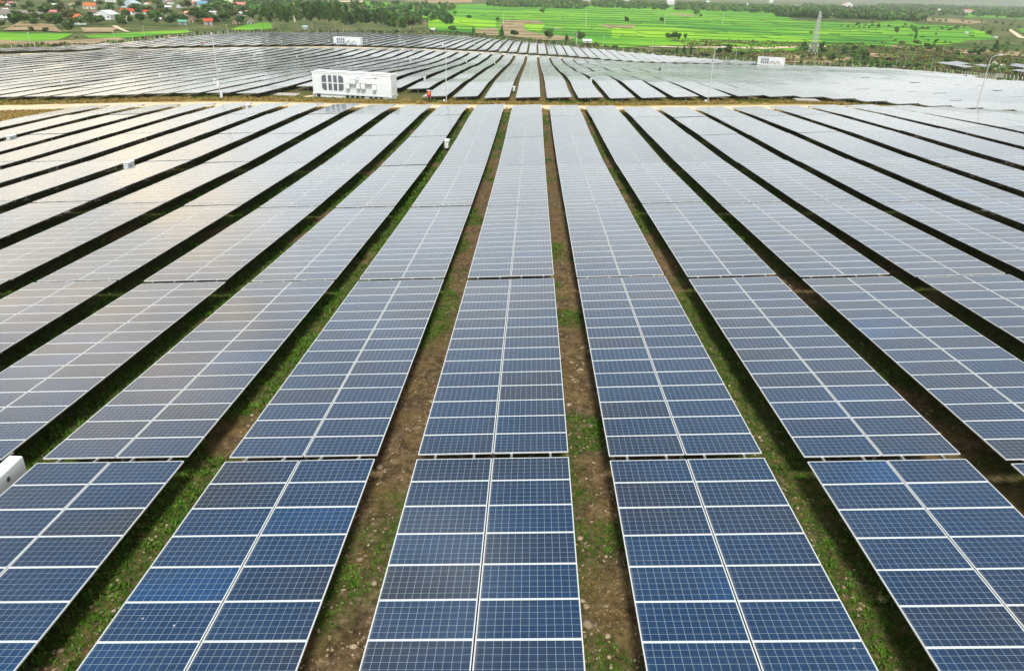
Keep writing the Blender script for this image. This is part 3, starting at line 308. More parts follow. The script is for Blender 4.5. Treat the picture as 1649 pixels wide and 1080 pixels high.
    m3 = N(t, 'ShaderNodeMix', data_type='RGBA'); L.new(allm, m3.inputs[0]); L.new(m2.outputs[2], m3.inputs[6]); m3.inputs[7].default_value = (.46, .43, .38, 1)
    L.new(m3.outputs[2], b.inputs['Base Color'])
    b.inputs['IOR'].default_value = 1.42; b.inputs['Roughness'].default_value = .13
    b.inputs['Sheen Weight'].default_value = .22; b.inputs['Sheen Roughness'].default_value = .2; b.inputs['Sheen Tint'].default_value = (.95, 1, .96, 1)
    return m
M_GLASS = solar_glass()
M_ALU = mat('anodised_frame', (.76, .79, .81), .42, .3)
M_GALV = noisy('galvanised_steel', [(.3, (.24, .25, .26)), (.7, (.36, .38, .39))], 6, rough=.5); M_GALV.node_tree.nodes['Principled BSDF'].inputs['Metallic'].default_value = .6
M_BACK = mat('backsheet', (.55, .56, .57), .7)
M_WHITE = noisy('white_steel_paint', [(.3, (.70, .75, .78)), (.7, (.78, .82, .84))], .8, rough=.4, objvar=.03)
M_WGREY = mat('grey_vent', (.10, .12, .14), .5)
M_LOUVRE = noisy('louvre_grey', [(.4, (.13, .16, .19)), (.6, (.22, .26, .30))], 1, rough=.45, stretch=(.2, .2, 14))
M_DARK = mat('dark_opening', (.012, .013, .015), .6)
M_RED = noisy('red_paint', [(.3, (.30, .022, .018)), (.7, (.40, .04, .03))], 3, rough=.4)
M_YELLOW = mat('yellow_mark', (.85, .55, .08), .5)
M_CONC = noisy('concrete', [(.3, (.33, .32, .30)), (.7, (.47, .45, .41))], 2.5, rough=.9, bump=.2)
M_POLE = noisy('grey_pole_steel', [(.3, (.45, .48, .50)), (.7, (.58, .61, .63))], 3, rough=.5)
# ------------------------------------------------------------------ site terrain as a ground sheet
rng = np.random.default_rng(7); random.seed(7)
def vnoise(x, y, s, seed=0):
    """value noise, 0..1"""
    x = np.asarray(x)/s; y = np.asarray(y)/s; xi = np.floor(x).astype(int); yi = np.floor(y).astype(int); fx = x-xi; fy = y-yi
    def h(a, b):
        n = (a*374761393 + b*668265263 + seed*1442695) & 0x7fffffff; n = ((n ^ (n >> 13))*1274126177) & 0x7fffffff; return ((n ^ (n >> 16)) & 0xffff)/65535.
    fx = fx*fx*(3-2*fx); fy = fy*fy*(3-2*fy)
    return (h(xi, yi)*(1-fx)+h(xi+1, yi)*fx)*(1-fy) + (h(xi, yi+1)*(1-fx)+h(xi+1, yi+1)*fx)*fy
def green_mask(x, y):
    """where weeds grow in the aisles"""
    x = np.asarray(x, float); g = np.round((x-X0)/PITCH-.5); dx = x-(X0+(g+.5)*PITCH)
    side = np.where(g < 1, -dx, dx); lush = np.where(g <= -2, .20, np.where(g >= 1, .13, 0.)) + .10*smooth(20, 36, y)*(g == -1)
    return vnoise(x, y, 2.3, 21)*.45+vnoise(x, y, .9, 22)*.25+vnoise(x, y, 6, 23)*.4+.13*side+lush
def relief(x, y):
    n = (vnoise(x, y, 1.7, 1)-.5)*.16 + (vnoise(x, y, .75, 2)-.5)*.12 + (vnoise(x, y, .34, 3)-.5)*.11
    return n*smooth(75, 40, y)*smooth(60, 45, np.abs(x))
def soil_z(x, y): return ground_z(x, y) + relief(x, y)
def B3_NEAR(x): return np.interp(x, [-200,-181,-167,-156,-141,-119,-105,-95,-65,-40,-20,12,27,42,92,125], [255,262,276,298,314,332,347,360,372,378,386,388,377,371,363,358])
def B3_FAR(x): return np.interp(x, [-200,-185,-171,-170,-165,-137,-117,-90,-68,-46,-22,-3,12,26,50,80,113,122], [270,296,330,402,458,490,548,580,592,580,548,511,495,477,452,421,408,380])
def B2_FAR(x): return np.interp(x, [-190,-169,-159,-156,-130,-108,-78,-58,20,40,108,114,135,152,173,195,200], [225,240,262,290,303,325,339,355,356,357,353,362,366,378,392,368,330])
def build_ground():
    def axis(parts):
        a = []
        for s, e, d in parts: a += list(np.arange(s, e, d))
        return a
    xp = axis([(0, 26, .24), (26, 60, .8), (60, 210, 3), (210, 700, 10)]); v = 700.; st = 14.
    while v < 14000: xp.append(v); v += st; st *= 1.16
    xs = np.array(sorted({-round(a, 3) for a in xp} | {round(a, 3) for a in xp}))
    yp = axis([(-40, 3, 2.), (3, 46, .26), (46, 130, 1.), (130, 620, 3), (620, 1300, 10)]); v = 1300.; st = 14.
    while v < 14000: yp.append(v); v += st; st *= 1.13
    v = -44.; st = 4.
    while v > -3000: yp.insert(0, v); v -= st; st *= 1.3
    ys = np.array(yp); X, Y = np.meshgrid(xs, ys); Z = soil_z(X, Y)
    nx, ny = len(xs), len(ys); i = np.arange(nx*ny).reshape(ny, nx)
    F = np.stack([i[:-1, :-1], i[:-1, 1:], i[1:, 1:], i[1:, :-1]], -1).reshape(-1, 4)
    me = np_mesh('ground', np.stack([X, Y, Z], -1).reshape(-1, 3), F, [M_GROUND], smooth=True)
    # masks of what grows there: dry verge, valley scrub
    verge = np.exp(-((Y-114)/10.)**2) + .9*np.exp(-((Y-(B2_FAR(X)+B3_NEAR(X))/2)/9.)**2)
    verge = np.maximum(verge, smooth(-62, -70, X)*smooth(75, 85, Y)*smooth(125, 119, Y))
    inside = smooth(12, -2, Y-B3_FAR(X))*smooth(215, 195, X)*smooth(-205, -190, X)
    far = 1-inside
    a = me.attributes.new('verge', 'FLOAT', 'POINT'); a.data.foreach_set('value', np.clip(verge, 0, 1).astype(np.float32).ravel())
    a = me.attributes.new('green', 'FLOAT', 'POINT'); a.data.foreach_set('value', smooth(.54, .76, green_mask(X, Y)).astype(np.float32).ravel())
    a = me.attributes.new('valley', 'FLOAT', 'POINT'); a.data.foreach_set('value', far.astype(np.float32).ravel())
    return tag(link('ground', me), 'bare soil, weeds and scrub of the solar farm and valley', kind='structure')
def ground_material():
    m = mat('soil_and_weeds', (.1, .07, .04), .95, 0, .15); t = m.node_tree; b = t.nodes['Principled BSDF']; L = t.links
    g = N(t, 'ShaderNodeNewGeometry')
    def noise(s, d=5, r=.6, stretch=(1, 1, 1)):
        mp = N(t, 'ShaderNodeMapping'); mp.inputs['Scale'].default_value = stretch; L.new(g.outputs['Position'], mp.inputs[0])
        n = N(t, 'ShaderNodeTexNoise'); n.inputs['Scale'].default_value = s; n.inputs['Detail'].default_value = d; n.inputs['Roughness'].default_value = r; L.new(mp.outputs[0], n.inputs[0]); return n.outputs[0]
    def ramp(src, stops):
        cr = N(t, 'ShaderNodeValToRGB'); el = cr.color_ramp.elements
        for i, (p, c) in enumerate(stops):
            e = el[i] if i < 2 else el.new(p); e.position = p; e.color = (*c, 1) if hasattr(c, '__len__') else (c, c, c, 1)
        L.new(src, cr.inputs[0]); return cr.outputs[0]
    def mix(f, a, c):
        n = N(t, 'ShaderNodeMix', data_type='RGBA'); L.new(f, n.inputs[0])
        for k, x in ((6, a), (7, c)):
            if hasattr(x, 'is_output'): L.new(x, n.inputs[k])
            else: n.inputs[k].default_value = (*x, 1)
        return n.outputs[2]
    soil = ramp(noise(3.4, 10, .74), [(.34, (.030, .021, .011)), (.47, (.090, .062, .033)), (.58, (.18, .128, .072)), (.70, (.38, .29, .18))])
    straw = ramp(noise(7, 8, .78), [(.36, (.06, .040, .014)), (.64, (.28, .19, .075))])
    soil = mix(ramp(noise(.9, 7, .7), [(.46, 0.), (.62, .7)]), soil, straw)
    green = ramp(noise(7, 6, .75), [(.3, (.015, .030, .005)), (.55, (.048, .095, .010)), (.75, (.10, .17, .02))])
    ag = N(t, 'ShaderNodeAttribute', attribute_name='green'); mg = N(t, 'ShaderNodeMath', operation='MULTIPLY'); L.new(ag.outputs['Fac'], mg.inputs[0]); L.new(ramp(noise(6, 5, .7), [(.36, 0.), (.56, .95)]), mg.inputs[1]); gm = mg.outputs[0]
    near = mix(gm, soil, green)
    dry = ramp(noise(.8, 8, .7), [(.3, (.14, .13, .025)), (.5, (.32, .24, .075)), (.7, (.46, .33, .12))])
    av = N(t, 'ShaderNodeAttribute', attribute_name='verge'); near = mix(av.outputs['Fac'], near, dry)
    scrub = ramp(noise(.035, 9, .68, (1, .6, 1)), [(.33, (.022, .048, .012)), (.46, (.060, .095, .022)), (.57, (.11, .13, .040)), (.70, (.25, .20, .10))])
    fine = ramp(noise(.6, 5, .7), [(.3, .55), (.7, 1.35)])
    v = N(t, 'ShaderNodeMix', data_type='RGBA', blend_type='MULTIPLY'); v.inputs[0].default_value = 1; L.new(scrub, v.inputs[6]); L.new(fine, v.inputs[7])
    aw = N(t, 'ShaderNodeAttribute', attribute_name='valley'); L.new(mix(aw.outputs['Fac'], near, v.outputs[2]), b.inputs['Base Color'])
    bp = N(t, 'ShaderNodeBump'); bp.inputs['Strength'].default_value = .7; bp.inputs['Distance'].default_value = .05; L.new(noise(9, 8, .7), bp.inputs['Height']); L.new(bp.outputs[0], b.inputs['Normal']); bp.inputs['Distance'].default_value = .12
    return m
M_GROUND = ground_material(); build_ground()
def drape(name, poly, off, step, material, label, split=True):
    """a sheet laid over the terrain inside a polygon"""
    bm = bmesh.new(); f = bm.faces.new([bm.verts.new((x, y, 0)) for x, y in poly]); bmesh.ops.triangulate(bm, faces=[f], ngon_method='EAR_CLIP')
    P = np.array(poly)
    for ax in (0, 1):
        lo, hi = P[:, ax].min(), P[:, ax].max(); n = int(min(60, (hi-lo)/step))
        for i in range(1, n+1):
            c = lo + (hi-lo)*i/(n+1); co = [0, 0, 0]; co[ax] = c; no = [0, 0, 0]; no[ax] = 1
            bmesh.ops.bisect_plane(bm, geom=bm.verts[:]+bm.edges[:]+bm.faces[:], plane_co=co, plane_no=no, dist=1e-4)
    V = list(bm.verts); Z = ground_z(np.array([v.co.x for v in V]), np.array([v.co.y for v in V])) + off
    for v, z in zip(V, Z): v.co.z = z
    bmesh.ops.recalc_face_normals(bm, faces=bm.faces)
    me = bpy.data.meshes.new(name); bm.to_mesh(me); bm.free(); me.materials.append(material)
    if len(me.polygons) and me.polygons[0].normal.z < 0: me.flip_normals()
    return tag(link(name, me), label, kind='structure')
M_SAND = noisy('sandy_track', [(.25, (.42, .33, .21)), (.5, (.62, .52, .36)), (.75, (.74, .65, .49))], .5, rough=.95, coord='World', mottle=(6, .12), stretch=(.4, 1, 1))
M_RICE = noisy('young_rice', [(.30, (.030, .17, .008)), (.44, (.060, .26, .006)), (.55, (.110, .33, .006)), (.70, (.20, .42, .010))], .011, coord='World', stretch=(.7, 1.6, 1), mottle=(.12, .14), detail=4, nrough=.5)
M_RICEB = noisy('yellow_green_rice', [(.32, (.13, .37, .003)), (.5, (.20, .45, .003)), (.7, (.30, .52, .008))], .012, coord='World', stretch=(.6, 1.6, 1), mottle=(.1, .12), detail=4)
M_PLOT = noisy('ploughed_soil', [(.3, (.17, .135, .06)), (.5, (.30, .22, .125)), (.7, (.40, .31, .19))], .05, coord='World', mottle=(.5, .25))
M_BUND = noisy('paddy_bund', [(.35, (.02, .075, .02)), (.65, (.07, .16, .03))], .2, coord='World')
def y_road(x): return 113 + 1.2*np.sin(x/37.)
def build_roads():
    xs = np.arange(-105, 58, 1.5)
    for name, lab, near, far, X in (('sandy_road', 'pale sandy track crossing between the two blocks of panels', lambda x: 107.2+np.where(x < -60, .4, 0)+(vnoise(x, x*0, 6, 5)-.5)*1.2, lambda x: 116.2+(vnoise(x, x*0+9, 5, 6)-.5)*1.6-1.2*smooth(-70, -50, x), xs),
                                    ('farm_track', 'second sandy track farther back between panel blocks', lambda x: B2_FAR(x)+2+(vnoise(x, x*0, 9, 7))*1.5, lambda x: B3_NEAR(x)-3.5-(vnoise(x, x*0, 8, 8))*1.5, np.arange(-176, 112, 3.))):
        V = []; n = 9
        for x in X:
            a, b = float(near(np.array([x]))[0]), float(far(np.array([x]))[0])
            V += [(x, a+(b-a)*j/(n-1)) for j in range(n)]
        V = np.array(V); Z = ground_z(V[:, 0], V[:, 1]) + .05; i = np.arange(len(V)).reshape(-1, n)
        F = np.stack([i[:-1, :-1], i[1:, :-1], i[1:, 1:], i[:-1, 1:]], -1).reshape(-1, 4)
        tag(link(name, np_mesh(name, np.c_[V, Z], F, [M_SAND], smooth=True)), lab, kind='structure')
build_roads()
labs = {'green': ('rice_field', M_RICE, .25, 'bright green rice paddies in the valley'), 'bright': ('rice_field', M_RICEB, .34, 'yellow green strip of paddy in the valley'),
        'brown': ('bare_field', M_PLOT, .43, 'brown bare plot among the paddies'), 'sand': ('sandy_patch', M_SAND, .52, 'pale sandy yard or track in the valley')}
for key, polys in DATA['polys'].items():
    nm, mm_, off, lab = labs[key]
    for p in polys: drape(nm, p, off, 12, mm_, lab)
# narrow bunds (raised banks between the paddies)
def build_bunds():
    B = []
    r = random.Random(3)
    for y in [560, 600, 640, 690, 745, 800, 860, 930, 1000, 1080, 1170, 1270, 1400, 1550]:
        x = -80 + (y-560)*.02
        while x < .42*y + 60:
            w = r.uniform(30, 120); a = (x, y + r.uniform(-16, 16)); c = (x+w, a[1]+r.uniform(-9, 9))
            if r.random() < .8: B.append((a, c))
            if r.random() < .45: B.append((a, (a[0]+r.uniform(-10, 10), a[1]+r.uniform(30, 70))))
            x += w*r.uniform(.7, 1.1)
    V = []; F = []
    for (x0, y0), (x1, y1) in B:
        d = np.array([x1-x0, y1-y0]); n = np.array([-d[1], d[0]])/np.hypot(*d)*r.uniform(.35, .8); k = max(2, int(np.hypot(*d)/15)); base = len(V)
        for i in range(k+1):
            c = np.array([x0, y0])+d*i/k + n*r.uniform(-.8, .8)
            for s, h in ((-1, .2), (0, .85), (1, .2)): V.append((c[0]+n[0]*s, c[1]+n[1]*s, h))
        for i in range(k):
            for j in (0, 1): q = base+i*3+j; F.append((q, q+3, q+4, q+1))
    V = np.array(V); V[:, 2] += ground_z(V[:, 0], V[:, 1])
    tag(link('field_banks', np_mesh('field_banks', V, F, [M_BUND])), 'narrow dark earth banks between the rice paddies', kind='structure')
build_bunds()
# far hills on the right-hand horizon
def build_hills():
    X, Y = np.meshgrid(np.linspace(-2500, 11300, 160), np.linspace(8200, 12000, 40))
    h = (vnoise(X, Y, 2600, 11)*.6+vnoise(X, Y, 900, 12)*.28+vnoise(X, Y, 300, 13)*.12)*760*smooth(8200, 10800, Y)*smooth(-2500, 2500, X) - 40
    i = np.arange(X.size).reshape(X.shape); F = np.stack([i[:-1, :-1], i[:-1, 1:], i[1:, 1:], i[1:, :-1]], -1).reshape(-1, 4)
    m = noisy('hill_forest', [(.3, (.03, .06, .025)), (.7, (.09, .12, .05))], .004, coord='World')
    tag(link('hills', np_mesh('hills', np.stack([X, Y, h], -1).reshape(-1, 3), F, [m], smooth=True)), 'hazy forested hills on the horizon', kind='structure')
build_hills()
# ------------------------------------------------------------------ solar tables
MW, ML, GAP, GAPX, FR, TH = 1.951, 1.0, .012, .03, .015, .035
NM = 15; TL = NM*ML + (NM-1)*GAP
def module_meshes():
    fr = MB()                                   # frame: four mitred bars with a 3 mm lip over the glass
    x, y = MW/2, ML/2
    o = [(-x, -y), (x, -y), (x, y), (-x, y)]; n = [(-x+FR, -y+FR), (x-FR, -y+FR), (x-FR, y-FR), (-x+FR, y-FR)]
    for i in range(4):
        j = (i+1) % 4
        fr.quad([(*o[i], TH), (*o[j], TH), (*n[j], TH), (*n[i], TH)]); fr.quad([(*o[i], 0), (*o[j], 0), (*o[j], TH), (*o[i], TH)])
        fr.quad([(*n[i], TH), (*n[j], TH), (*n[j], 0.002), (*n[i], 0.002)]); fr.quad([(*o[j], 0), (*o[i], 0), (*n[i], 0.002), (*n[j], 0.002)])
    gl = MB(); e = .004
    gl.quad([(-x+FR-.002, -y+FR-.002, TH-e), (x-FR+.002, -y+FR-.002, TH-e), (x-FR+.002, y-FR+.002, TH-e), (-x+FR-.002, y-FR+.002, TH-e)], 0, [(0, 0), (1, 0), (1, 1), (0, 1)])
    gl.quad([(-x+FR-.002, -y+FR-.002, .012), (-x+FR-.002, y-FR+.002, .012), (x-FR+.002, y-FR+.002, .012), (x-FR+.002, -y+FR-.002, .012)], 1)
    both = MB(); both.v = gl.v+fr.v; both.f = gl.f + [tuple(i+len(gl.v) for i in f) for f in fr.f]; both.m = gl.m + [2]*len(fr.f); both.uv = gl.uv + [None]*len(fr.f)
    return fr.mesh('module_frame', [M_ALU]), gl.mesh('solar_module', [M_GLASS, M_BACK], fix=False), both.mesh('solar_module_framed', [M_GLASS, M_BACK, M_ALU], fix=False)
ME_FRAME, ME_GLASS, ME_MODULE = module_meshes()
RAILX = (-1.5, -.49, .49, 1.5)
def struct_meshes(L):
    rail = MB(); rail.box(-.03, -L/2-.13, -.07, .03, L/2+.13, 0)
    rail = rail.mesh('rail', [M_GALV])
    c, s = math.cos(TILT), math.sin(TILT)
    rafter = MB(); rafter.box(-1.75, -.03, -.17, 1.75, .03, -.07); rafter = rafter.mesh('rafter', [M_GALV])
    post = MB(); post.box(-.05, -.04, -1.6, .05, .04, -.16); post.box(-.16, -.15, -GROUND_DROP-.05, .16, .15, -GROUND_DROP+.05, 1); post = post.mesh('post', [M_GALV, M_CONC])
    br = MB(); br.bar((0, .0, -.72), (1.15, 0, -.20), .04, .03); br.bar((0, .0, -.72), (-1.15, 0, -.13), .04, .03); br = br.mesh('brace', [M_GALV])
    return rail, rafter, post, br
def merged_table(nm, posts=True):
    """one table too far off to show its parts: frames, glass, underside, rails, posts in one mesh"""
    L = nm*ML+(nm-1)*GAP; b = MB(); w = TW/2
    b.box(-w, -L/2, 0, -GAPX/2, L/2, TH-.002, 2); b.box(GAPX/2, -L/2, 0, w, L/2, TH-.002, 2)
    for i in range(2):
        for j in range(nm):
            x0 = -w + i*(MW+GAPX) + FR; x1 = x0 + MW-2*FR; y0 = -L/2 + j*(ML+GAP)+FR; y1 = y0 + ML-2*FR
            b.quad([(x0, y0, TH+.001), (x1, y0, TH+.001), (x1, y1, TH+.001), (x0, y1, TH+.001)], 0, [(i, j), (i+1, j), (i+1, j+1), (i, j+1)])
    if posts:
        for x in RAILX: b.box(x-.03, -L/2-.1, -.07, x+.03, L/2+.1, -.001, 3)
        n = max(2, round(L/3.6)+1)
        for k in range(n):
            y = -L/2+.35+(L-.7)*k/(n-1); b.box(-.05, y-.04, -1.5, .05, y+.04, -.16, 3); b.box(-1.7, y-.03, -.16, 1.7, y+.03, -.071, 3)
    return b.mesh('solar_table', [M_GLASS, M_BACK, M_ALU, M_GALV], fix=False), L
MESHES = {}
def merged(nm):
    if nm not in MESHES: MESHES[nm] = merged_table(nm)
    return MESHES[nm]
def table_matrix(x, ya, L, dz=0., dt=0., sag=0.):
    za, zb = float(plane_z(x, ya)), float(plane_z(x, ya+L))
    d = Vector((0, L, zb-za+sag)).normalized(); t = TILT+dt
    xa = Vector((math.cos(t), 0, math.sin(t))); xa = (xa - d*xa.dot(d)).normalized(); n = xa.cross(d)
    c = Vector((x, ya+L/2, (za+zb)/2+dz))
    return Matrix(((xa.x, d.x, n.x, c.x), (xa.y, d.y, n.y, c.y), (xa.z, d.z, n.z, c.z), (0, 0, 0, 1)))
CAMM = SC.camera.matrix_world.inverted()
def seen(x, y, z, mu=70, mv=60):
    c = CAMM @ Vector((x, y, z))
    if c.z > -.5: return None
    u, v = 824.5+1177.8*c.x/-c.z, 540-1177.8*c.y/-c.z
    return (u, v) if -mu < u < 1649+mu and -mv < v < 1080+mv else None
def table_seen(x, ya, L, m=70):
    for fx in (-2, 2):
        for fy in (0, .5, 1):
            y = ya+L*fy
            if seen(x+fx, y, float(plane_z(x, y)), m, m): return True
    return False
def shift(k): return -.115*abs(k-.7)
def near_table(k, b, ya, r):
    M = table_matrix(row_x(k), ya, TL, r.uniform(-.015, .015), r.uniform(-.003, .003), r.uniform(-.05, .05))
    t = empty('solar_table', matrix=M)
    deep = b <= 2
    for i in range(2):
        for j in range(NM):
            x = -TW/2+MW/2+i*(MW+GAPX); y = -TL/2+ML/2+j*(ML+GAP)
            m = link('solar_module', ME_GLASS if deep else ME_MODULE, t); m.location = (x, y, r.uniform(-.002, .002)); m.rotation_euler = (r.gauss(0, .0022), r.gauss(0, .0016), 0)
            if deep: link('module_frame', ME_FRAME, m)
    rail, rafter, post, br = STRUCT
    for x in RAILX: o = link('rail', rail, t); o.location = (x, 0, 0)
    for q in range(5):
        y = -TL/2+.35+(TL-.7)*q/4
        for nm, me in (('rafter', rafter), ('brace', br)): o = link(nm, me, t); o.location = (0, y, 0)
        o = link('post', post, t); o.location = (0, y, 0); o.rotation_euler = (0, TILT, 0)
    return t
STRUCT = struct_meshes(TL)
def build_tables():
    r = random.Random(11); n = 0; rest = []
    # block between the camera and the sandy road: seven tables deep
    for b in range(1, 8):
        for k in range(-14, 18):
            s = shift(k)
            ya = [None, .60+s*.8, 16.01+s*.8, 31.46+s*.8, 46.89+s*.8, 62.31+s*.8, 77.72+s*.7, 93.12+s*.5][b] + r.uniform(-.04, .04)
            if k <= -13 and b >= 6: continue
            nm = 12 if b == 7 else NM; L = nm*ML+(nm-1)*GAP
            if b == 7:
                ya += r.uniform(-.05, .05)
            if not table_seen(row_x(k), ya, L, 45):
                if table_seen(row_x(k), ya, L, 650): rest.append((table_matrix(row_x(k), ya, L), nm))
                continue
            if b <= 4: t = near_table(k, b, ya, r)
            else:
                me, L = merged(nm); t = link('solar_table', me); t.matrix_world = table_matrix(row_x(k), ya, L, r.uniform(-.02, .02), r.uniform(-.004, .004), r.uniform(-.07, .07))
            tag(t, 'solar table in the %s, %s back from the camera' % (row_words(k), nth(b)), 'solar table', 'solar tables on the near side of the sandy road'); n += 1
    # blocks beyond the road
    spots = []
    for k in range(-42, 41):
        x = row_x(k); ya = 121.35 + r.uniform(-.25, .25); i = 1
        if -8 <= k <= -4: ya = 137.3+r.uniform(-.2, .2); i = 2
        if k > 38: continue
        end = float(B2_FAR(x)); xr = lambda y: 160 if y < 262 else 147+(y-262)*.49
        while ya + 6 < end:
            nm = min(NM, int((end-ya)/(ML+GAP))); L = nm*ML+(nm-1)*GAP
            if nm >= 4 and x < xr(ya+L/2) and table_seen(x, ya, L, 400): spots.append((ya+abs(x)*.12, 2, k, i, ya, nm))
            ya += L+.22+r.uniform(0, .1); i += 1
    for k in range(-39, 25):
        x = row_x(k); ya = float(B3_NEAR(x))+r.uniform(-.3, .3); i = 1; end = float(B3_FAR(x))
        if k < -39: continue
        if 21 <= k <= 24: ya += 14
        while ya + 5 < end:
            nm = min(NM, int((end-ya)/(ML+GAP))); L = nm*ML+(nm-1)*GAP
            if nm >= 4 and table_seen(x, ya, L, 400): spots.append((ya+abs(x)*.12, 3, k, i, ya, nm))
            ya += L+.22+r.uniform(0, .1); i += 1
    spots.sort()
    for q, (_, blk, k, i, ya, nm) in enumerate(spots):
        me, L = merged(nm); M = table_matrix(row_x(k), ya, L, r.uniform(-.03, .03), r.gauss(0, .004)-.024*float(smooth(-2., -9., k)), r.uniform(-.10, .10))
        if n < 300 and table_seen(row_x(k), ya, L, 20):
            t = link('solar_table', me); t.matrix_world = M; n += 1
            tag(t, 'solar table past the sandy road, %s, %s from the road' % (row_words(k).replace(' of the centre row', ' of centre'), nth(i)), 'solar table', 'solar tables beyond the sandy road')
        else: rest.append((M, nm))
    V = []; F = []; mi = []; uv = []; base = 0
    cache = {}
    for M, nm in rest:
        if nm not in cache:
            me = merged(nm)[0]; v = np.empty(len(me.vertices)*3); me.vertices.foreach_get('co', v); f = np.empty(len(me.loops), np.int32); me.loops.foreach_get('vertex_index', f)
            m_ = np.empty(len(me.polygons), np.int32); me.polygons.foreach_get('material_index', m_); u = np.empty(len(me.loops)*2); me.uv_layers[0].data.foreach_get('uv', u)
            cache[nm] = (np.c_[v.reshape(-1, 3), np.ones(len(me.vertices))], f.reshape(-1, 4), m_, u.reshape(-1, 2))
        v, f, m_, u = cache[nm]; V.append((v @ np.array(M).T)[:, :3]); F.append(f+base); mi.append(m_); uv.append(u+np.array([2*r.randrange(400), 15*r.randrange(60)])); base += len(v)
    me = np_mesh('solar_tables', np.concatenate(V), np.concatenate(F), [M_GLASS, M_BACK, M_ALU, M_GALV], np.concatenate(mi), np.concatenate(uv))
    tag(link('solar_table_field', me), 'the many further solar tables that carry the rows on to the trees', 'solar tables', kind='stuff')
    print('tables', n, 'rest', len(rest))
    # small separate array at the far right, behind the fence
    for q, (x, ya, nm) in enumerate([(231., 418., 15), (231., 434., 15), (236., 436., 15), (241., 440., 15), (246.5, 424., 15), (251., 396., 15), (256., 398., 15), (268, 428, 15), (273, 436, 15), (262, 400., 15)]):
        me, L = merged(nm); t = link('solar_table', me); t.matrix_world = table_matrix(x, ya, L, 1.3, .07)
        tag(t, 'solar table of the separate small array outside the farm fence, %s from the left' % nth(q+1), 'solar table', 'small solar array outside the fence')
build_tables()
# ------------------------------------------------------------------ weeds and stones between the rows
M_WEED = noisy('weed_leaves', [(.3, (.028, .070, .007)), (.5, (.062, .145, .011)), (.7, (.13, .24, .022))], 3.2, coord='World', rough=.6, nrough=.7)
M_STRAW = noisy('dry_grass_blades', [(.3, (.15, .11, .035)), (.5, (.30, .22, .07)), (.7, (.44, .32, .13))], 1.5, coord='World', rough=.8)
M_STONE = noisy('field_stone', [(.35, (.13, .10, .07)), (.5, (.32, .25, .16)), (.7, (.48, .40, .29))], 2.2, coord='World', rough=.9)
def tufts(name, label, X, Y, size, material, nb, lean=.9, wide=.28):
    """clumps of short blades, one mesh"""
    n = len(X); Z = soil_z(X, Y)
    a = rng.uniform(0, 2*np.pi, (n, nb)); l = rng.uniform(.5, 1.1, (n, nb))*size[:, None]; t = rng.uniform(.15, lean, (n, nb))
    bx = X[:, None]+rng.normal(0, 1, (n, nb))*size[:, None]*.45; by = Y[:, None]+rng.normal(0, 1, (n, nb))*size[:, None]*.45; bz = np.broadcast_to(Z[:, None]-.01, (n, nb))
    dx, dy, dz = np.cos(a)*np.sin(t)*l, np.sin(a)*np.sin(t)*l, np.cos(t)*l; w = l*wide*.5
    px, py = -np.sin(a)*w, np.cos(a)*w
    P = np.stack([np.stack([bx-px*.4, by-py*.4, bz], -1), np.stack([bx+px*.4, by+py*.4, bz], -1), np.stack([bx+px+dx*.6, by+py+dy*.6, bz+dz*.7], -1), np.stack([bx+dx, by+dy, bz+dz], -1), np.stack([bx-px+dx*.6, by-py+dy*.6, bz+dz*.7], -1)], 2)
    V = P.reshape(-1, 3); F = np.arange(len(V)).reshape(-1, 5)
    return tag(link(name, np_mesh(name, V, F, [material])), label, kind='stuff')
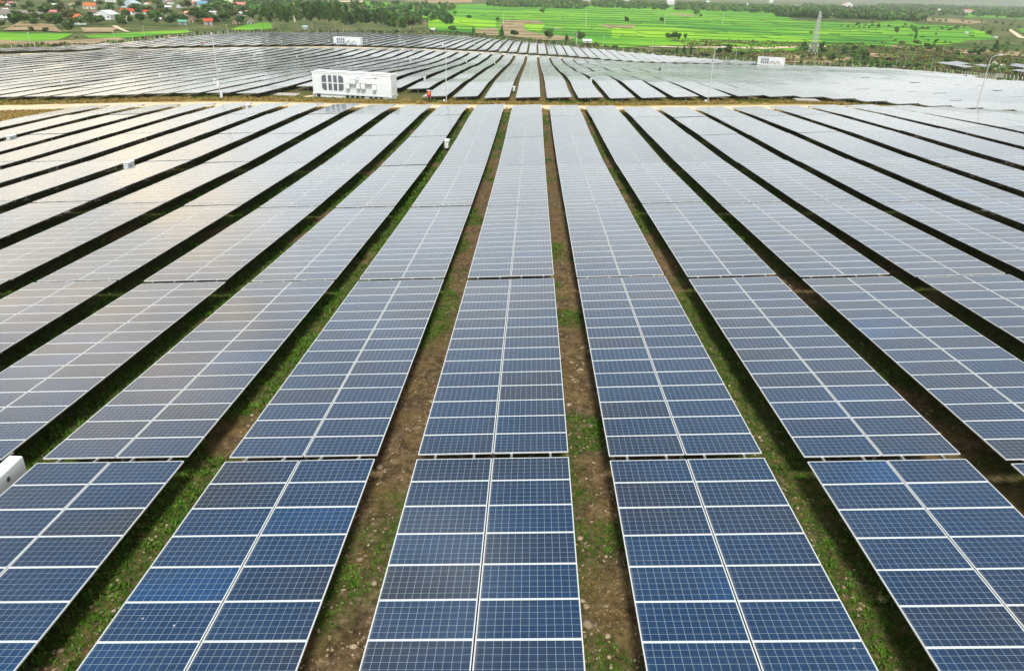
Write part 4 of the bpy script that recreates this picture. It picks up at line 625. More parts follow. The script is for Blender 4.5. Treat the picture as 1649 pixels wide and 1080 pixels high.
def build_weeds():
    X = []; Y = []
    for g in range(-13, 14):
        xc = row_x(g+.5); ymax = 104
        for (y0, y1, dens) in ((4, 32, 48), (32, 60, 26), (60, 104, 9)):
            n = int((y1-y0)*2.2*dens); x = xc + rng.uniform(-1.25, 1.25, n); y = rng.uniform(y0, y1, n)
            # the strip to the left of each aisle is the wetter one on the left half, the right strip on the right half
            side = (xc-x if g < 1 else x-xc)
            p = green_mask(x, y)
            ok = p > .66
            ok &= np.array([seen(a, b, -12, 40, 40) is not None for a, b in zip(x, y)])
            X.append(x[ok]); Y.append(y[ok])
    X = np.concatenate(X); Y = np.concatenate(Y); s = rng.uniform(.035, .115, len(X))*(1+.6*smooth(18, 60, Y))*np.where(X < -8, 1.35, 1.)*(.7+vnoise(X, Y, 1.3, 31)*.7)
    tufts('weeds', 'low green weeds growing in the aisles between the tables', X, Y, s, M_WEED, 9, 1.35, .34); print('weeds', len(X))
    n = 70000; x = rng.uniform(-18, 18, n); y = rng.uniform(5, 50, n); g = np.abs((x-X0)/PITCH-.5-np.round((x-X0)/PITCH-.5))*PITCH
    ok = (g < 1.1) & (vnoise(x, y, 1.6, 33) > .45); x = x[ok]; y = y[ok]
    tufts('dry_grass', 'dry straw tufts lying on the bare soil of the aisles', x, y, rng.uniform(.04, .10, len(x)), M_STRAW, 5, 1.5, .12)
    # verges of the road
    n = 34000; x = rng.uniform(-110, 100, n); y = np.where(rng.random(n) < .75, rng.uniform(117.2, 122.5, n), rng.uniform(105.2, 107.2, n)); ok = vnoise(x, y, 3, 41)+vnoise(x, y, .8, 42)*.5 > .5; x = x[ok]; y = y[ok]
    tufts('dry_grass', 'yellow dry grass along the edge of the sandy road', x, y, rng.uniform(.15, .42, len(x)), M_STRAW, 5, .9, .3)
    n = 14000; x = rng.uniform(-110, 100, n); y = rng.uniform(119.8, 124, n); ok = vnoise(x, y, 4, 43)+vnoise(x, y, .8, 44)*.4 > .72; x = x[ok]; y = y[ok]
    tufts('weeds', 'green weeds under the first tables behind the road', x, y, rng.uniform(.15, .4, len(x)), M_WEED, 6, .9, .4)
    n = 9000; x = rng.uniform(-105, -60, n); y = rng.uniform(84, 107, n); tufts('dry_grass', 'brown dry grass patch left of the near block', x, y, rng.uniform(.15, .4, n), M_STRAW, 4, .9, .3)
def build_stones():
    base = bpy.data.meshes.new('t'); bm = bmesh.new(); bmesh.ops.create_icosphere(bm, subdivisions=1, radius=1)
    v0 = np.array([v.co[:] for v in bm.verts]); f0 = np.array([[v.index for v in f.verts] for f in bm.faces]); bm.free(); bpy.data.meshes.remove(base)
    xs = []; ys = []
    for g in range(-8, 9):
        n = 4200 if abs(g) < 3 else 1500; xc = row_x(g+.5); xs.append(xc+rng.uniform(-1.1, 1.1, n)); ys.append(4.5+34*rng.random(n)**1.5)
    x = np.concatenate(xs); y = np.concatenate(ys); ok = (vnoise(x, y, 1.5, 51)*.6+vnoise(x, y, 5, 52)*.5 > .44); x = x[ok]; y = y[ok]; n = len(x)
    s = np.exp(rng.normal(-4.3, .6, n)); s = np.minimum(s, .11); sc = np.stack([s*rng.uniform(.8, 1.5, n), s*rng.uniform(.7, 1.2, n), s*rng.uniform(.35, .8, n)], -1)
    a = rng.uniform(0, 6.28, n); P = v0[None]*(1+rng.uniform(-.25, .25, (n, len(v0), 1))); P = P*sc[:, None]
    c, s_ = np.cos(a)[:, None], np.sin(a)[:, None]; P = np.stack([P[..., 0]*c-P[..., 1]*s_+x[:, None], P[..., 0]*s_+P[..., 1]*c+y[:, None], P[..., 2]+(soil_z(x, y)+sc[:, 2]*.15)[:, None]], -1)
    F = (f0[None]+np.arange(n)[:, None, None]*len(v0)).reshape(-1, 3)
    tag(link('stones', np_mesh('stones', P.reshape(-1, 3), F, [M_STONE])), 'loose stones and clods on the soil of the aisles', kind='stuff')
build_weeds(); build_stones()
# ------------------------------------------------------------------ electrical equipment
def inverter_meshes():
    W, L, H = .36, 1.12, .66
    b = MB(); r = .03; out = [(-W/2, 0), (W/2, 0), (W/2, H-r), (W/2-r*.3, H-r*.3), (W/2-r, H), (-W/2+r, H), (-W/2+r*.3, H-r*.3), (-W/2, H-r)]
    b.prism(out, 'y', -L/2, L/2); body = b.mesh('inverter_body', [M_WHITE])
    lid = MB(); lid.prism([(-W/2-.05, H+.05), (W/2+.07, H+.025), (W/2+.07, H+.045), (-W/2-.05, H+.07)], 'y', -L/2-.04, L/2+.04)
    lid.box(-.1, -L/2+.1, H-.01, -.07, -L/2+.13, H+.06); lid.box(-.1, L/2-.13, H-.01, -.07, L/2-.1, H+.06); lid = lid.mesh('sun_cover', [M_WHITE])
    mk = MB(); mk.tube([(W/2-.002, -.12, .42), (W/2+.006, -.12, .42)], .07, 14, 0); mk = mk.mesh('round_badge', [M_WGREY])
    sl = MB(); sl.box(-.12, -L/2-.006, .50, .08, -L/2+.002, .525); sl.box(-.12, L/2-.002, .50, .08, L/2+.006, .525); sl = sl.mesh('vent_slot', [M_DARK])
    st = MB()
    for y in (-.42, .42): st.box(-.05, y-.025, -1.3, .0, y+.025, 0)
    st.bar((-W/2-.05, -L/2-.25, .58), (-W/2-.05, L/2+.25, .58), .04); st.bar((-W/2-.05, -L/2-.25, .30), (-W/2-.05, L/2+.25, .30), .04)
    for y in (-.2, 0, .2): st.tube([(0, y, .01), (0, y, -.3), (-.25, y, -.5)], .018, 6)
    st.box(-.05, -.5, .2, -W/2-.0, .5, .26) if False else None
    return body, lid, mk, sl, st.mesh('stand', [M_GALV])
INV = inverter_meshes()
def build_inverters():
    info = {0: 'white inverter box in the aisle left of the centre row, level with the sixth table', 1: 'white inverter box between dark aisles at the left, seen side on', 2: 'white inverter box near the left edge of the near block', 3: 'small pale inverter box at the road end of a left aisle', 33: 'large white inverter box cut by the left edge of the picture'}
    r = random.Random(5)
    for i, (g, y) in enumerate(DATA['boxes']):
        x = row_x(g)+TW/2*math.cos(TILT)+.34; z = float(plane_z(x, y))
        t = empty('inverter_box', (x, y, z-.52), r.uniform(-.02, .02))
        far = y > 200
        if i == 33: t.location = (x+.10, 15.12, z-.50)
        if far: t.scale = (.85, .85, .85); t.location.z = z-.28
        for nm, me in zip(('body', 'sun_cover', 'badge', 'vent', 'stand'), INV):
            if i == 33 and nm == 'sun_cover': continue
            link(nm, me, t)
        g = int(g); lab = info.get(i)
        if not lab: lab = 'white inverter box beyond the road in the aisle right of the %s, %d metres out' % (row_words(g).replace(' of the centre row', ' of centre'), round(y))
        if not info.get(i): lab = 'small white inverter box in %s aisle %s of centre, %s' % (nth(abs(g)+1), 'left' if g < 0 else 'right', 'near its front' if y < 175 else 'midway back' if y < 300 else 'near its back' if y < 360 else 'past the farm track' if y < 440 else 'far past the farm track')
        tag(t, lab, 'inverter', 'white inverter boxes hung beside the solar tables')
build_inverters()
def build_station(name, A, B, z, label, near):
    A = Vector(A); B = Vector(B); d = B-A; L = d.length; rz = math.atan2(d.y, d.x); k = L/12.9
    H, D = 3.3, 2.6; t = empty(name, (A.x, A.y, z), rz); t.scale = (k, 1, 1) if not near else (1, 1, 1); S = 12.9 if not near else L
    b = MB(); b.box(0, 0, 0, S, D, H)
    # corner castings, edge rails and shallow wall ribs
    for x in (0, S):
        for y in (0, D):
            for zz in (0, H): b.box(x-.1, y-.1, zz-.1, x+.1, y+.1, zz+.08)
    b.box(-.03, -.05, H-.16, S+.03, .02, H+.03); b.box(-.03, -.05, -.06, S+.03, .02, .14)
    for x in (.07, S-.07): b.box(x-.09, -.055, 0, x+.09, .02, H)
    if near:
        x = .3
        while x < S-.3:
            if not 1.35 < x < 5.6: b.box(x, -.022, .16, x+.11, .002, H-.18)
            x += .26
    b.build('container_body', [M_WHITE], t)
    roof = MB(); roof.box(.15, .12, H+.081, S-.15, D-.12, H+.11); roof.build('roof_panel', [M_WHITE], t)
    W = [(1.6, 2.4), (2.72, 3.32), (3.62, 4.24), (4.5, 5.35)]
    for q, (x0, x1) in enumerate(W):
        for up in (0, 1):
            z0, z1 = (H-1.5, H-.42) if up else (H-2.75, H-1.68); c = .32; o = [(x0, z0), (x1, z0), (x1, z1), (x0, z1)]
            if q == 0 and up: o = [(x0, z0), (x1, z0), (x1, z1), (x0+c, z1), (x0, z1-c)]
            if q == 0 and not up: o = [(x0+c, z0), (x1, z0), (x1, z1), (x0, z1), (x0, z0+c)]
            if q == 3 and up: o = [(x0, z0), (x1, z0), (x1, z1-c), (x1-c, z1), (x0, z1)]
            if q == 3 and not up: o = [(x0, z0), (x1-c, z0), (x1, z0+c), (x1, z1), (x0, z1)]
            m = MB(); m.prism(o, 'y', -.035, .001, 0); lv = m.build('louvre_panel', [M_LOUVRE], t)
            if near:
                f = MB(); nn = 9
                for j in range(nn):
                    zz = z0+(z1-z0)*(j+.5)/nn; a = x0+(c if q == 0 else 0)*(1 if (j == 0 and not up) or (j == nn-1 and up) else 0); e = x1-(c if q == 3 else 0)*(1 if (j == 0 and not up) or (j == nn-1 and up) else 0)
                    f.box(a+.03, -.06, zz-.015, e-.03, -.036, zz+.015)
                f.build('louvre_slats', [M_WGREY], lv)
    for (x0, x1, zt, zb) in [(6.5, 7.6, .75, 1.5), (7.72, 8.1, .45, .95), (5.9, 6.5, 1.4, 2.25), (7.72, 8.3, 1.35, 2.2), (8.5, 9.2, 1.35, 2.2), (9.3, 10.3, .55, 1.4), (10.45, 11.05, 1.4, 2.3)]:
        m = MB(); m.box(x0, -.42, H-zb, x1, -.023, H-zt); m.box(x0-.03, -.47, H-zt+.001, x1+.03, -.02, H-zt+.04); m.box(x0+.06, -.40, H-zb-.06, x1-.06, -.03, H-zb-.001)
        h = m.build('air_hood', [M_WHITE], t)
    if near:
        for xx in (10.6, 10.6): pass
        m = MB(); m.box(10.6, -.04, H-.62, 11.15, -.023, H-.5); m.build('grille', [M_WGREY], t)
        m = MB(); m.box(S+.001, .35, .12, S+.03, 1.25, 2.4); m.box(S+.001, 1.32, .12, S+.03, 2.2, 2.4); dr = m.build('door', [M_WHITE], t)
        m = MB(); m.box(S+.031, 1.2, 1.1, S+.07, 1.23, 1.35); m.build('handle', [M_DARK], dr)
    gz = float(ground_z(A.x+d.x/2, A.y+d.y/2)); drop = max(.3, z-gz+.15)
    p = MB(); p.box(.05, .1, -drop, S-.05, D-.1, -.061); p.build('plinth', [M_WHITE], t)
    for x in [(5.55, 6.2), (6.45, 7.05), (7.35, 7.95), (8.2, 8.85), (9.65, 10.25), (10.55, 11.1), (11.4, 11.95), (.55, 1.15)]:
        m = MB(); m.box(x[0], .07, -min(drop, .62), x[1], .099, -.12); m.build('vent_opening', [M_DARK], t)
    for x in (0, S-.35): 
        m = MB(); m.box(x, -.25, -drop, x+.35, .09, -.101); m.build('foot', [M_CONC], t)
    tag(t, label, 'power container', 'white container inverter stations')
build_station('inverter_station', DATA['c1b'][0][:2], DATA['c1b'][1][:2], DATA['c1b'][0][2], 'large white container inverter station standing beside the near sandy road', True)
for key, lab in (('c2', 'small distant white container station by the farm track, left of centre'), ('c3', 'small distant white container station at the far right block, near the tower')):
    c = DATA[key]; z = max(float(ground_z(c[0], c[1])), float(ground_z(c[2], c[3])))+.35
    build_station('inverter_station', c[:2], c[2:4], z, lab, False)
def build_fire(x, y, z, label, s=1.):
    t = empty('fire_cabinet', (x, y, z)); t.scale = (s, s, s)
    b = MB(); b.box(-.36, -.2, .12, .36, .2, 1.28); b.build('cabinet', [M_RED], t)
    b = MB(); b.box(-.40, -.23, 1.281, .40, .23, 1.34); b.build('lid', [M_WHITE], t)
    b = MB(); b.box(-.05, -.212, .3, .36, -.2011, 1.2) if False else b.box(-.34, -.215, .16, .34, -.2011, 1.24); d = b.build('door', [M_RED], t)
    b = MB(); b.tube([(0, -.216, .98), (0, -.222, .98)], .13, 14); b.tube([(0, -.216, .68), (0, -.222, .68)], .10, 14); b.box(-.16, -.222, .80, .16, -.2161, .85); b.build('emblem', [M_YELLOW], d)
    for xx in (-.3, .24): b = MB(); b.box(xx, -.15, -.2, xx+.06, .15, .119); b.build('leg', [M_CONC], t)
    tag(t, label, 'fire cabinet', 'red fire cabinets')
f = DATA['f1']; build_fire(f[0], f[1], f[2]+.2, 'red fire cabinet with yellow marks beside the near road', .85)
for key, lab in (('f2', 'red fire cabinet beside the farm track at the far left'), ('f3', 'red fire cabinet at the edge of the far right block')):
    x, y = DATA[key]; build_fire(x, y, float(ground_z(x, y)), lab, 1.1)
def build_pads():
    x, y = DATA['slab']; z = float(ground_z(x, y))
    b = MB(); b.box(-1.7, -1.0, -.3, 1.7, 1.0, .35); b.box(-1.8, -1.1, .351, 1.8, 1.1, .43); o = b.build('cable_pit', [M_CONC]); o.location = (x, y, z)
    tag(o, 'grey concrete cable pit cover on the grass right of the road lamp', 'cable pit')
    for q, (dx, dy, w, l) in enumerate(((0, 0, 4.6, 3.), (5.3, -3.4, 1.8, 9.))):
        b = MB(); b.box(-w/2, -l/2, -.5, w/2, l/2, .10); o = b.build('concrete_pad', [M_CONC if q == 0 else M_SAND]); px, py = DATA['pad'][0]+dx, DATA['pad'][1]-2+dy; o.location = (px, py, float(ground_z(px, py)))
        if q: o.rotation_euler = (0, 0, -.55)
        tag(o, ['low grey concrete pad on the grass left of the large container', 'pale concrete path strip leading to the large container'][q], 'concrete pad')
build_pads()
# ------------------------------------------------------------------ lamp posts and masts
def build_lamp(x, y, h, z, arm, label, group, box=False):
    t = empty('street_lamp', (x, y, z))
    b = MB(); b.box(-.2, -.2, -.3, .2, .2, .12); b.build('base', [M_CONC], t)
    b = MB(); b.tube([(0, 0, .15), (0, 0, h*.5), (0, 0, h-(.9 if arm else 0))], [.075, .062, .05], 10); b.build('pole', [M_POLE], t)
    if arm:
        pts = [(0, 0, h-.95), (.06*arm, 0, h-.45), (.45*arm, 0, h-.12), (1.1*arm, 0, h)]; b = MB(); b.tube(pts, .04, 8); a = b.build('arm', [M_POLE], t)
        b = MB(); b.box(min(.95*arm, 1.65*arm), -.13, h-.03, max(.95*arm, 1.65*arm), .13, h+.08); hd = b.build('lamp_head', [M_WHITE], a)
    else:
        b = MB(); b.box(-.09, -.22, h-.17, .09, .08, h); b.tube([(0, -.22, h-.1), (0, -.3, h-.12)], .05, 8); b.build('camera_head', [M_WHITE], t)
    if box:
        b = MB(); b.box(-.26, -.22, h*.20, .10, -.07, h*.27); b.build('control_box', [M_WHITE], t)
    b = MB(); b.box(.08, -.15, .2, .34, .12, 1.05) if box else b.box(-.5, -.2, -.1, -.2, .12, .5); b.build('cabinet', [M_WHITE], t)
    tag(t, label, 'lamp post', group)
LPS = DATA['lamp_poles']
for (x, y, h, zg, zh), arm, lab, bx in zip(LPS, (0, -.35, 1, 1), ('tall grey camera mast on the road verge at the left', 'slim grey lamp post on the verge just left of the middle', 'tall lamp post with arm to the right, right of centre by the road', 'leaning-looking tall lamp post with arm at the far right'), (1, 0, 0, 0)):
    build_lamp(x, y, h, zg+.0, arm, lab, 'lamp posts along the near sandy road', bx)
def simple_pole(nm, x, y, h, r0, r1, m, label, cat, group, cross=0):
    t = empty(nm, (x, y, float(ground_z(x, y)))); b = MB(); b.tube([(0, 0, -.3), (0, 0, h)], [r0, r1], 8); b.build('pole', [m], t)
    if cross:
        b = MB(); b.box(-cross, -.06, h-.5, cross, .06, h-.36); c = b.build('crossarm', [M_POLE], t)
        for q in (-1, 0, 1): b = MB(); b.tube([(q*cross*.85, 0, h-.36), (q*cross*.85, 0, h-.1)], .07, 6); b.build('insulator', [M_WHITE], c)
    else: b = MB(); b.box(-.15, -.35, h-.1, .15, .2, h+.08); b.build('lamp_head', [M_WHITE], t)
    tag(t, label, cat, group)
A = sorted(DATA['thin_poles'], key=lambda p: p[0]/p[1])
for i, (x, y, h) in enumerate(A): simple_pole('mast', x, y, h, .08, .05, M_POLE, 'thin grey mast at the back edge of the solar farm, %s from the left' % nth(i+1), 'mast', 'thin masts around the far edge of the farm')
M_CPOLE = mat('pale_concrete_pole', (.62, .62, .56), .8)
A = sorted(DATA['power_poles'], key=lambda p: p[0]/p[1])
for i, (x, y, h) in enumerate(A): simple_pole('power_pole', x, y, h, .24, .15, M_CPOLE, 'pale concrete power pole in the valley, %s from the left' % nth(i+1), 'power pole', 'power poles in the valley', .8)
def build_tower():
    x, y, h, w = DATA['tower']; w = 4.2; t = empty('lattice_tower', (x, y, float(ground_z(x, y))), .3)
    def hw(z): return w/2*(1-z/h) + .35*(z/h)
    C = [(-1, -1), (1, -1), (1, 1), (-1, 1)]
    for c in C: b = MB(); b.bar((c[0]*hw(0), c[1]*hw(0), -.2), (c[0]*hw(h), c[1]*hw(h), h), .17); b.build('leg', [M_POLE], t)
    b = MB(); z = 0
    while z < h-.6:
        z2 = min(h, z+max(.9, hw(z)*1.5))
        for i in range(4):
            a, c = C[i], C[(i+1) % 4]; p = lambda q, zz: (q[0]*hw(zz), q[1]*hw(zz), zz)
            b.bar(p(a, z), p(c, z2), .09); b.bar(p(c, z), p(a, z2), .09); b.bar(p(a, z2), p(c, z2), .08)
        z = z2
    b.build('bracing', [M_POLE], t)
    for zz, s in ((h-3, 1), (h-5.5, -1)):
        b = MB(); b.tube([(s*.7, -.2, zz), (s*.95, -.2, zz)], .55, 12); b.build('dish', [M_WHITE], t)
    for c in C: b = MB(); b.box(c[0]*w/2-.5, c[1]*w/2-.5, -.5, c[0]*w/2+.5, c[1]*w/2+.5, .35); b.build('footing', [M_CONC], t)
    tag(t, 'grey steel lattice tower standing behind the far right block of panels', 'lattice tower')
build_tower()
def build_worker():
    g, y = DATA['person']; x = row_x(7.5); z = float(ground_z(x, y))
    V = [(0,0,.95),(0,0,1.15),(0,0,1.38),(0,0,1.50),(0,.01,1.60),(0,.01,1.72), (.19,0,1.40),(.26,-.03,1.13),(.24,-.16,.92),(-.19,0,1.40),(-.27,.02,1.13),(-.25,-.10,.90), (.10,0,.90),(.12,-.03,.48),(.12,.02,.08),(.12,-.13,.03),(-.10,0,.90),(-.12,.04,.48),(-.12,.08,.08),(-.12,-.07,.03)]
    E_ = [(0,1),(1,2),(2,3),(3,4),(4,5),(2,6),(6,7),(7,8),(2,9),(9,10),(10,11),(0,12),(12,13),(13,14),(14,15),(0,16),(16,17),(17,18),(18,19)]
    R = [.15,.15,.17,.065,.095,.08,.07,.055,.04,.07,.055,.04,.10,.075,.05,.045,.10,.075,.05,.045]
    me = bpy.data.meshes.new('person'); me.from_pydata(V, E_, []); me.materials.append(mat('dark_workwear', (.03, .035, .05), .8)); o = link('person', me); o.location = (x, y, z)
    s = o.modifiers.new('skin', 'SKIN'); 
    for i, rr in enumerate(R): me.skin_vertices[0].data[i].radius = (rr, rr*.8)
    me.skin_vertices[0].data[0].use_root = True; o.modifiers.new('sub', 'SUBSURF').levels = 1
    o.modifiers['sub'].render_levels = 1
    c = MB(); c.tube([(0, .01, 1.68), (0, .01, 1.74), (0, .01, 1.80)], [.125, .115, .05], 12); c.box(-.1, -.19, 1.69, .1, -.08, 1.705); c.build('cap', [mat('cap_cloth', (.04, .05, .09), .8)], o)
    tag(o, 'worker in dark clothes and cap standing between far panel rows right of centre', 'person')
build_worker()
# ------------------------------------------------------------------ trees, shrubs
def crown_mesh(name, lobes, n, leaf, seed, mats, lean=0.):
    """leaf clumps spread through several lobes; lobes: (x, y, z, rx, rz, weight)"""
    g = np.random.default_rng(seed); W = np.array([l[5] for l in lobes]); idx = g.choice(len(lobes), n, p=W/W.sum()); Lb = np.array([l[:5] for l in lobes])[idx]
    d = g.normal(0, 1, (n, 3)); d /= np.linalg.norm(d, axis=1)[:, None]; r = g.uniform(.35, 1.0, n)**.6*g.uniform(.88, 1.12, n)
    c = np.stack([Lb[:, 0]+d[:, 0]*Lb[:, 3]*r, Lb[:, 1]+d[:, 1]*Lb[:, 3]*r, Lb[:, 2]+d[:, 2]*Lb[:, 4]*r], -1)
    nrm = d + g.normal(0, .7, (n, 3)); nrm /= np.linalg.norm(nrm, axis=1)[:, None]
    a = np.cross(nrm, g.normal(0, 1, (n, 3))); a /= np.linalg.norm(a, axis=1)[:, None]; b = np.cross(nrm, a)
    s = leaf*g.uniform(.5, 1.3, (n, 1)); V = np.stack([c-a*s*.5, c+b*s*.32+a*s*g.uniform(-.2, .2, (n, 1)), c+a*s*.5, c-b*s*.32], 1).reshape(-1, 3)
    return np_mesh(name, V, np.arange(4*n).reshape(-1, 4), mats, mi=(idx+g.integers(0, 2, n)) % len(mats))
def leaf_mat(name, a, b, c): 
    m = noisy(name, [(.32, a), (.5, b), (.68, c)], .55, rough=.7, objvar=.28, coord='Object', nrough=.7, detail=4); return m
L_DARK = leaf_mat('dark_foliage', (.014, .038, .012), (.030, .075, .020), (.060, .125, .034))
L_MID = leaf_mat('mid_foliage', (.030, .080, .016), (.065, .15, .026), (.12, .23, .045))
L_OLIVE = leaf_mat('olive_foliage', (.05, .075, .020), (.10, .13, .038), (.17, .19, .065))
L_LIGHT = leaf_mat('light_foliage', (.05, .12, .014), (.10, .21, .025), (.17, .30, .045))
L_BROWN = leaf_mat('brown_foliage', (.085, .055, .028), (.15, .105, .055), (.22, .16, .09))
L_ORANGE = leaf_mat('orange_foliage', (.16, .10, .016), (.27, .17, .025), (.22, .22, .04))
M_BARK = noisy('pale_bark', [(.35, (.22, .19, .15)), (.65, (.46, .42, .35))], 1.2, rough=.9, stretch=(1, 1, .2))
M_PETAL = mat('white_blossom', (.85, .85, .80), .6)
def trunk_mesh(name, h, r, branches, seed, bend=.04):
    rr = random.Random(seed); b = MB(); P = [(rr.uniform(-bend, bend)*h*q, rr.uniform(-bend, bend)*h*q, h*q) for q in (0, .25, .5, .75, 1.)]; P[0] = (0, 0, -.04)
    b.tube(P, [r, r*.8, r*.62, r*.4, r*.16], 7)
    for i in range(branches):
        q = rr.uniform(.42, .9); a = rr.uniform(0, 6.28); z = h*q; l = h*rr.uniform(.16, .3); x0, y0 = P[2][0]*q, P[2][1]*q
        b.tube([(x0, y0, z), (x0+math.cos(a)*l*.5, y0+math.sin(a)*l*.5, z+l*.35), (x0+math.cos(a)*l, y0+math.sin(a)*l, z+l*.8)], [r*.35, r*.22, r*.08], 5)
    return b.mesh(name, [M_BARK], smooth=True)
PROTO = {}
def protos(kind, mats, leaf, n, maker, cnt=4):
    """unit trees: height 1, crown width 1"""
    PROTO[kind] = []
    for s in range(cnt):
        rr = random.Random(hash(kind) % 1 + s*17 + len(kind)); lobes, tr = maker(rr)
        PROTO[kind].append((crown_mesh(kind+'_crown', lobes, n, leaf, s*7+len(kind), mats), trunk_mesh(kind+'_trunk', tr[0], tr[1], tr[2], s+3, .05)))
def mk_broad(r):
    L = [(0, 0, .62, .36, .30, 3)]
    for i in range(7): a = i*.9+r.uniform(0, .5); q = r.uniform(.18, .32); L.append((math.cos(a)*q, math.sin(a)*q, r.uniform(.42, .80), r.uniform(.14, .22), r.uniform(.13, .2), 1))
    return L, (.62, .035, 5)
def mk_euc(r):
    L = []
    for i in range(9): z = .46+i*.058+r.uniform(-.03, .03); a = r.uniform(0, 6.28); q = r.uniform(.05, .30)*(1.1-abs(z-.6)); L.append((math.cos(a)*q, math.sin(a)*q, z, r.uniform(.13, .27), r.uniform(.05, .10), 1))
    return L, (.94, .020, 6)
def mk_slim(r):
    L = [(r.uniform(-.08, .08), r.uniform(-.08, .08), .18+i*.12, (.40, .44, .42, .36, .28, .2, .12)[i], .11, (3, 3, 3, 2.4, 1.7, 1, .5)[i]) for i in range(7)]
    return L, (.85, .03, 3)
def mk_bush(r):
    L = []
    for i in range(7): a = r.uniform(0, 6.28); q = r.uniform(.1, .34); L.append((math.cos(a)*q, math.sin(a)*q, r.uniform(.25, .62), r.uniform(.16, .26), r.uniform(.2, .34), 1))
    return L, (.5, .05, 5)
protos('broad_dark', [L_DARK, L_DARK, L_MID], .15, 760, mk_broad); protos('broad_mid', [L_MID, L_MID, L_OLIVE], .15, 700, mk_broad); protos('broad_olive', [L_OLIVE, L_MID], .15, 560, mk_broad)
protos('broad_brown', [L_BROWN, L_OLIVE], .14, 420, mk_broad, 2); protos('eucalyptus', [L_DARK, L_MID, L_OLIVE, L_MID], .085, 760, mk_euc, 6); protos('slim', [L_MID, L_DARK], .16, 420, mk_slim, 3)
protos('bush_mid', [L_MID, L_OLIVE], .2, 300, mk_bush); protos('bush_brown', [L_BROWN, L_OLIVE], .2, 260, mk_bush); protos('bush_light', [L_LIGHT, L_MID], .2, 320, mk_bush); protos('bush_orange', [L_ORANGE, L_OLIVE], .2, 300, mk_bush, 2)
REC = {}
def plant(kind, x, y, h, w, name, group, text, r):
    cr, tr = r.choice(PROTO[kind]); z = float(ground_z(x, y)); t = empty(name, (x, y, z-.02*h), r.uniform(0, 6.28))
    w = max(w, .3*h) if 'bush' not in kind else w
    c = link('crown', cr, t); c.scale = (w, w, h); s = link('trunk' if 'bush' not in kind else 'stems', tr, t); s.scale = (min(w, h), min(w, h), h)
    t['group'] = group; t['category'] = 'tree' if 'bush' not in kind else 'bush'; REC.setdefault((group, text), []).append((x/y, t))
def build_trees():
    r = random.Random(21)
    for i, (x, y, h, w) in enumerate(DATA['broad']):
        kind = 'broad_dark' if i in (0, 2, 3, 4, 5, 6, 7, 12, 13, 21, 25, 29, 30, 31) or r.random() < .35 else r.choice(['broad_mid', 'broad_mid', 'broad_olive'])
        if x < -200: g, tx = 'village trees', 'round leafy tree standing among the village houses'
        elif y > 1000: g, tx = 'trees of the far grove', 'round tree in the grove at the far side of the paddies'
        elif y > 700 or 600 < y < 700 and x > 50: g, tx = 'lone trees in the paddies', 'lone round tree out in the green paddies'
        else: g, tx = 'round trees behind the solar farm', 'round leafy tree just behind the solar farm'
        if i == 23: kind = 'broad_brown'
        plant(kind, x, y, h*1.05, w, 'broadleaf_tree', g, tx, r)
    for i, (x, y, h, w) in enumerate(DATA['fill']):
        if y > 1500: continue
        plant(r.choice(['broad_dark', 'broad_mid', 'broad_mid', 'broad_olive', 'broad_brown'] if i % 5 else ['broad_olive', 'bush_mid']), x, y, h, w, 'broadleaf_tree', 'small trees filling the village', 'small tree between the roofs of the village', r)
    for x, y, h, w in DATA['euc']: plant('eucalyptus', x, y, h, w*1.15, 'eucalyptus_tree', 'eucalyptus belt behind the farm', 'tall eucalyptus in the belt behind the solar farm', r)
    for x, y, h, w in DATA['slim']: plant('slim', x, y, h, w, 'slender_tree', 'slender trees behind the solar farm', 'slender upright tree behind the solar farm', r)
    for i, (x, y, h, w) in enumerate(DATA['bush']):
        kind = 'bush_orange' if i == 13 else 'bush_light' if 14 <= i < 26 else r.choice(['bush_mid', 'bush_brown', 'bush_brown', 'bush_mid', 'bush_light'])
        tx = {'bush_orange': 'orange and olive bush behind the right-hand fence', 'bush_light': 'light green bush near the far edge of the farm', 'bush_mid': 'olive green shrub near the far edge of the farm', 'bush_brown': 'brownish shrub near the far edge of the farm'}[kind]
        plant(kind, x, y, h*1.1, w, 'shrub', 'shrubs beyond the solar farm', tx, r)
    for (g, tx), L in REC.items():
        L.sort(key=lambda q: q[0])
        for i, (_, t) in enumerate(L): t['label'] = tx + (', %s from the left' % nth(i+1) if len(L) > 1 else '')
    x, y, h, w = DATA['flower'][0]; t = empty('blossom_tree', (x, y, float(ground_z(x, y))))
    L = [(math.cos(a)*3.2, math.sin(a)*2, 2.4+(i % 3)*1.1, 1.9, 1.3, 1) for i, a in enumerate([0, .8, 1.6, 2.4, 3.2, 4, 4.8, 5.6])]
    link('crown', crown_mesh('blossom_crown', L, 1500, .6, 5, [L_LIGHT, L_MID]), t); link('blossoms', crown_mesh('blossoms', [(a, b, c+.5, d, e, f_) for a, b, c, d, e, f_ in L], 170, .75, 6, [M_PETAL]), t); link('trunk', trunk_mesh('blossom_trunk', 3., .25, 6, 3), t)
    tag(t, 'wide green tree dotted with white blossoms, behind the fence at the far right', 'tree')
build_trees()
